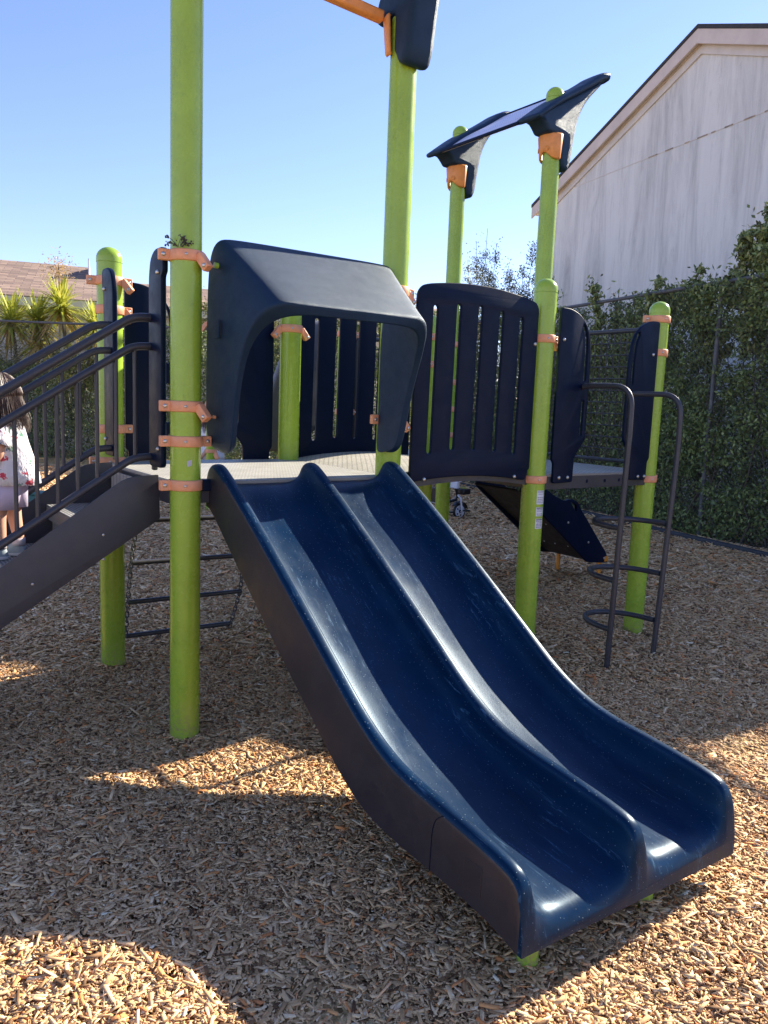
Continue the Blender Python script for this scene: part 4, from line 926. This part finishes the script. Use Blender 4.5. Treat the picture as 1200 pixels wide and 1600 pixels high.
# ---------------------------------------------------------------- tricycle
def tricycle():
    R = thing('tricycle', 'black and white childs tricycle with a small front basket parked behind the green posts', 'tricycle', (.74, 10.15, 0), rad(38)); R.scale = (1.12, 1.12, 1.12)
    BLK = paint('black_plastic', (.012, .012, .014), .35, .1, 20, 0); WH = paint('white_plastic', (.62, .62, .68), .4, .05, 10, 0); YEL = paint('yellow_trim', (.5, .45, .04), .4, .05, 10, 0)
    def wheel(x, y, r):
        w = bpy.data.objects.new('wheel', None); COL.objects.link(w); w.parent = R; w.location = (x, y, r)
        pts = [(math.cos(t) * (r - .016), 0, math.sin(t) * (r - .016)) for t in np.linspace(0, 2 * math.pi, 32, endpoint=False)]; MB().tube(pts, .016, 8, closed=True).build('tyre', BLK, w, 60)
        m = MB(); m.lathe([(.002, -.012), (r * .75, -.014), (r * .75, .014), (.002, .012)], (0, 0, 0), 24, (0, 1, 0))
        m.build('rim', WH, w, 40); m = MB(); m.lathe([(.002, -.022), (.018, -.022), (.018, .022), (.002, .022)], (0, 0, 0), 12, (0, 1, 0))
        for k in range(5): a = 2 * math.pi * k / 5; m.box((math.cos(a) * r * .5, 0, math.sin(a) * r * .5), (.018, .032, .018))
        m.build('hub', BLK, w, 40)
    wheel(.30, 0, .098); wheel(-.18, .15, .072); wheel(-.18, -.15, .072)
    m = MB(); m.tube([(.30, -.05, .098), (.27, -.045, .26), (.25, 0, .30)], .012, 8); m.tube([(.30, .05, .098), (.27, .045, .26), (.25, 0, .30)], .012, 8); m.build('fork', WH, R, 40)
    m = MB(); m.tube(fillet([(.25, 0, .24), (.12, 0, .22), (-.05, 0, .12), (-.18, 0, .075)], .06), .018, 10); m.tube([(-.18, -.15, .072), (-.18, .15, .072)], .009, 8); m.tube([(.26, 0, .26), (.215, 0, .45)], .015, 10); m.build('frame', BLK, R, 60)
    m = MB(); m.tube([(.23, -.14, .48), (.205, -.05, .455), (.205, .05, .455), (.23, .14, .48)], .010, 8); m.build('handlebar', WH, R, 60)
    for s in (-1, 1): MB().cyl((.205, s * .13, .478), (.18, s * .18, .482), .014, 10).build('grip', BLK, R, 60)
    m = MB(); m.box((.205, 0, .43), (.05, .14, .11)); m.build('front_shield', WH, R, 40, .012)
    m = MB(); m.box((.345, 0, .335), (.12, .15, .07)); m.build('basket', BLK, R, 40, .015); MB().box((.345, 0, .375), (.06, .08, .012)).build('basket_trim', YEL, R, 40, .003)
    rows = []
    for k in range(9): t = rad(15 + 130 * k / 8); rows.append([(.30 + math.cos(t) * .118, y, .098 + math.sin(t) * .118) for y in (-.03, -.01, .01, .03)])
    o = MB().grid(rows).build('fender', BLK, R, 60); md = o.modifiers.new('s', 'SOLIDIFY'); md.thickness = .005
    m = MB(); m.box((-.02, 0, .225), (.15, .15, .03)); m.build('seat', WH, R, 40, .012); m = MB(); m.box((-.10, 0, .31), (.03, .16, .17)); m.build('seat_back', BLK, R, 40, .012); MB().cyl((-.03, 0, .215), (-.05, 0, .13), .012).build('seat_tube', BLK, R)
    m = MB(); m.tube([(.30, -.09, .12), (.30, -.05, .098), (.30, .05, .098), (.30, .09, .07)], .006, 6); m.build('crank', WH, R)
    for y, z in ((-.12, .12), (.12, .07)): MB().box((.30, y, z), (.07, .06, .018)).build('pedal', BLK, R, 40, .004)
    MB().tube([(-.18, 0, .10), (-.30, 0, .45), (-.36, 0, .62)], .010, 8).build('push_bar', BLK, R)
tricycle()

# ---------------------------------------------------------------- people
def skin_body(name, verts, edges, radii, mat, parent, root=0, sub=2, extra=None):
    me = bpy.data.meshes.new(name); me.from_pydata(verts, edges, []); o = bpy.data.objects.new(name, me); COL.objects.link(o)
    md = o.modifiers.new('skin', 'SKIN'); md.use_smooth_shade = True; ss = o.modifiers.new('s', 'SUBSURF'); ss.levels = sub; ss.render_levels = sub
    sv = me.skin_vertices[0].data
    for i, r in enumerate(radii): sv[i].radius = (r, r) if not isinstance(r, tuple) else r; sv[i].use_root = (i == root)
    dg = bpy.context.evaluated_depsgraph_get(); dg.update(); m2 = bpy.data.meshes.new_from_object(o.evaluated_get(dg)); bpy.data.objects.remove(o)
    if extra:
        bm = bmesh.new(); bm.from_mesh(m2); vs = [bm.verts.new(v) for v in extra.v]
        for f in extra.f:
            try: bm.faces.new([vs[i] for i in f]).smooth = True
            except ValueError: pass
        bm.to_mesh(m2); bm.free()
    m2.materials.clear(); m2.materials.append(mat); m2.polygons.foreach_set('use_smooth', [True] * len(m2.polygons))
    o = bpy.data.objects.new(name, m2); COL.objects.link(o); o.parent = parent; return o
SKIN = paint('skin', (.60, .33, .22), .5, .05, 10, .05, 200); SKIN.node_tree.nodes['Principled BSDF'].inputs['Subsurface Weight'].default_value = .15; SKIN.node_tree.nodes['Principled BSDF'].inputs['Subsurface Radius'].default_value = (.02, .008, .004)
def floral():
    m, nt, b = new_mat('floral_cotton'); tc = nt.nodes.new('ShaderNodeTexCoord'); vo = nt.nodes.new('ShaderNodeTexVoronoi'); vo.inputs['Scale'].default_value = 23; n = nt.nodes.new('ShaderNodeTexNoise'); n.inputs['Scale'].default_value = 22
    ad = nt.nodes.new('ShaderNodeVectorMath'); ad.operation = 'MULTIPLY_ADD'; nt.links.new(n.outputs['Color'], ad.inputs[0]); ad.inputs[1].default_value = (.05,) * 3; nt.links.new(tc.outputs['Object'], ad.inputs[2]); nt.links.new(ad.outputs[0], vo.inputs['Vector'])
    sp = ramp(nt, vo.outputs['Distance'], [(.30, (1, 1, 1)), (.37, (0, 0, 0))]); sc_ = nt.nodes.new('ShaderNodeSeparateColor'); nt.links.new(vo.outputs['Color'], sc_.inputs[0])
    pal = nt.nodes.new('ShaderNodeValToRGB'); pal.color_ramp.interpolation = 'CONSTANT'; e = pal.color_ramp.elements; e[0].position = 0; e[0].color = (.62, .06, .10, 1); e[1].position = .35; e[1].color = (.10, .22, .16, 1)
    for p, c in ((.5, (.72, .70, .74, 1)), (.78, (.60, .25, .36, 1)), (.9, (.16, .22, .34, 1))): q = e.new(p); q.color = c
    nt.links.new(sc_.outputs[1], pal.inputs[0]); nt.links.new(mix(nt, sp, (.74, .72, .76), pal.outputs[0]), b.inputs['Base Color']); b.inputs['Roughness'].default_value = .85; bump(nt, b, noise(nt, 14, 4, .6, (1, 1, .5)), .9, .03); return m
def ell(c, rx, ry, n=28, wob=0, ph=0): return [(c[0] + rx * math.cos(2 * math.pi * k / n) * (1 + wob * math.sin(5 * 2 * math.pi * k / n + ph)), c[1] + ry * math.sin(2 * math.pi * k / n) * (1 + wob * math.sin(5 * 2 * math.pi * k / n + ph)), c[2]) for k in range(n)]
def ring_tube(name, rings, mat, parent, th=.004):
    m = MB().grid(rings, True); o = m.build(name, mat, parent, 60); md = o.modifiers.new('s', 'SOLIDIFY'); md.thickness = th; md.offset = 1; return o
def child(loc, rz, H, shirt, pants, hairc, shoec, label, skirt=True, bend=.0):
    R = thing('person', label, 'person', loc, rz); S = H
    J = {'pelvis': (0, 0, .46), 'waist': (.01, 0, .55), 'chest': (.015, 0, .66), 'neck': (.03, 0, .755), 'jaw': (.055, 0, .80), 'head': (.05, 0, .875), 'crown': (.04, 0, .945)}
    names = ['pelvis', 'waist', 'chest', 'neck', 'jaw', 'head', 'crown']; vs = [J[k] for k in names]; rd = [(.082, .066), (.075, .062), (.078, .064), (.034, .034), (.060, .062), (.086, .092), (.058, .062)]
    ed = [(0, 1), (1, 2), (2, 3), (3, 4), (4, 5), (5, 6)]
    ex = MB()
    for s in (-1, 1):
        i = len(vs); vs += [(.02, s * .095, .70), (.0, s * .135, .565), (.085, s * .125, .455), (.115, s * .118, .415)]; rd += [.038, .029, .021, (.022, .014)]; ed += [(2, i), (i, i + 1), (i + 1, i + 2), (i + 2, i + 3)]
        p = Vector(vs[i + 3]); dirn = Vector((.45, 0, -.9)).normalized()
        for k, (off, l) in enumerate(((-.019, .040), (-.007, .047), (.006, .044), (.017, .034))):
            a = p + Vector((off * .8, s * .004, off * .35)); b = a + dirn * l * .55 + Vector((0, 0, -.006)); c = b + Vector((-.004, -s * .010, -l * .42)); ex.tube([a, b, c], [.0085, .0078, .0055], 8)
        a = p + Vector((.012, -s * .006, .012)); ex.tube([a, a + Vector((.020, -s * .012, -.014)), a + Vector((.026, -s * .018, -.034))], [.009, .008, .0055], 8)
        i = len(vs); vs += [(0, s * .052, .43), (.022 + .02 * s, s * .058, .25), (.0 + .03 * s, s * .056, .065), (.03 + .03 * s, s * .056, .03), (.075 + .03 * s, s * .06, .022)]; rd += [.064, .043, .028, .028, .022]; ed += [(0, i), (i, i + 1), (i + 1, i + 2), (i + 2, i + 3), (i + 3, i + 4)]
    ex.sphere((.148, 0, .868), .013, 10); ex.sphere((.07, .093, .872), .018, 10, (.8, .5, 1.2)); ex.sphere((.07, -.093, .872), .018, 10, (.8, .5, 1.2))
    vs = [tuple(Vector(v) * S) for v in vs]; rd = [tuple(x * S for x in r) if isinstance(r, tuple) else r * S for r in rd]; ex.v = [tuple(Vector(v) * S) for v in ex.v]
    skin_body('body', vs, ed, rd, SKIN, R, extra=ex)
    EYE = paint('eye_dark', (.02, .015, .012), .2, 0, 5, 0); LIP = paint('lips', (.45, .13, .11), .5, 0, 5, 0)
    for s in (-1, 1): MB().sphere(Vector((.132, s * .036, .882)) * S, .011 * S, 10, (.6, 1.2, .9)).build('eye', EYE, R)
    MB().tube([Vector((.134, -.022, .832)) * S, Vector((.141, 0, .829)) * S, Vector((.134, .022, .832)) * S], .0045 * S, 6).build('mouth', LIP, R)
    sc = lambda L_: [[tuple(Vector(p) * S) for p in r] for r in L_]
    o = ring_tube('shirt', sc([ell((.028, 0, .765), .040, .046), ell((.02, 0, .745), .062, .085), ell((.012, 0, .70), .088, .112), ell((.0, 0, .62), .098, .112, wob=.02), ell((-.015, 0, .54), .112, .118, wob=.04), ell((-.02, 0, .46), .128, .128, wob=.05, ph=1), ell((-.02, 0, .40), .134, .132, wob=.06, ph=1.5)]), shirt, R)
    for s in (-1, 1):
        a = Vector((.02, s * .075, .715)) * S; b = Vector((.008, s * .128, .60)) * S; d = (b - a).normalized(); rows = []
        u_ = Vector((1, 0, 0)); w_ = d.cross(u_).normalized()
        for t, r in ((0, .052), (.35, .052), (.7, .052), (1.0, .055)): rows.append([tuple(a.lerp(b, t) + (u_ * math.cos(q) + w_ * math.sin(q)) * r * S) for q in np.linspace(0, 2 * math.pi, 20, endpoint=False)])
        ring_tube('sleeve', rows, shirt, o)
    pr = ring_tube('shorts', sc([ell((-.01, 0, .50), .088, .096), ell((-.008, 0, .42), .104, .112, wob=.02)]), pants, R)
    for s in (-1, 1):
        zz = .27 if skirt else .10; w = .074 if skirt else .048
        ring_tube('shorts_leg', sc([ell((-.004, s * .050, .44), .082, .064), ell((.006, s * .055, .36), .080, .066, wob=.04), ell((.012 + .01 * s, s * .056, zz), w, w * .92, wob=.05)]), pants, pr)
        # shoe
        c = Vector((.045 + .03 * s, s * .058, 0)) * S; rows = []
        for z, l, w2 in ((.002, .085, .034), (.012, .088, .036), (.030, .084, .035), (.048, .062, .032), (.064, .040, .030), (.074, .034, .028)):
            off = -.0 if z < .04 else -(.085 - l) * .62; rows.append([(c.x + (off + l * math.cos(q)) * S * .95, c.y + w2 * math.sin(q) * S, z * S) for q in np.linspace(0, 2 * math.pi, 22, endpoint=False)])
        m = MB().grid(rows, True); m.f.append(tuple(range(22))); m.f.append(tuple(5 * 22 + k for k in range(22))[::-1]); m.m += [0, 0]; sh = m.build('shoe', shoec, R, 50)
        rows = [[(c.x + (l) * math.cos(q) * S * .95, c.y + w2 * math.sin(q) * S, z * S) for q in np.linspace(0, 2 * math.pi, 22, endpoint=False)] for z, l, w2 in ((-.001, .086, .035), (.012, .093, .039), (.016, .090, .037))]
        m = MB().grid(rows, True); m.f.append(tuple(range(22))); m.m += [0]; m.build('sole', paint('white_sole', (.6, .6, .6), .6, .05, 9, 0), sh, 50)
        ring_tube('sock', [[(c.x + (-.035 + .033 * math.cos(q)) * S, c.y + .030 * math.sin(q) * S, z * S) for q in np.linspace(0, 2 * math.pi, 18, endpoint=False)] for z in (.055, .095)], paint('sock', (.55, .5, .52), .8, .05, 9, 0), sh)
    # hair: cap and long strands
    m = MB(); hc = Vector((.042, 0, .885)); rows = []
    for i in range(10):
        ph = rad(2 + 100 * i / 9); row = []
        for k in range(33):
            th = rad(58 + 244 * k / 32); rr = Vector((.103 * math.sin(ph) * math.cos(th) , .104 * math.sin(ph) * math.sin(th), .100 * math.cos(ph))); row.append(tuple((hc + rr) * S))
        rows.append(row)
    m.grid(rows); h = m.build('hair', hairc, R, 60); md = h.modifiers.new('s', 'SOLIDIFY'); md.thickness = .008 * S
    m = MB(); rr = random.Random(3)
    for k in range(520):
        th = rad(rr.uniform(62, 298)); ph = rad(rr.uniform(15, 88)); p = hc + Vector((.106 * math.sin(ph) * math.cos(th), .108 * math.sin(ph) * math.sin(th), .104 * math.cos(ph)))
        q = hc + Vector((.112 * math.cos(th), .114 * math.sin(th), -.02)); e_ = q + Vector((math.cos(th) * .015 + rr.uniform(-.03, .01), rr.uniform(-.02, .02), -rr.uniform(.10, .19)))
        pts = fillet([p * S, (p + (q - p) * .5 + (p - hc).normalized() * .012) * S, q * S, e_ * S], .03 * S, 3); n = len(pts); m.tube(pts, [.0026 * S * (1 - .65 * i / n) for i in range(n)], 5)
    m.build('hair_strand', hairc, h, 60); return R
HAIR = paint('brown_hair', (.075, .045, .035), .45, .35, 30, .3, 90); LAV = paint('lavender_cotton', (.56, .48, .62), .85, .08, 9, .3, 60)
child(W(-.60, .475, .778), rad(188), .80, floral(), LAV, HAIR, paint('grey_canvas', (.30, .36, .38), .8, .08, 20, .3, 120), 'small girl in white floral shirt and lavender shorts standing on the stairs')
child((-2.62, 11.6, 0), rad(200), 1.42, paint('white_cotton', (.7, .7, .72), .85, .05, 9, .2, 60), paint('mauve_cotton', (.42, .26, .36), .85, .08, 9, .2, 60), HAIR, paint('dark_canvas', (.08, .08, .09), .8, .08, 20, 0), 'distant child in a white top and mauve leggings standing behind the far green post', skirt=False)
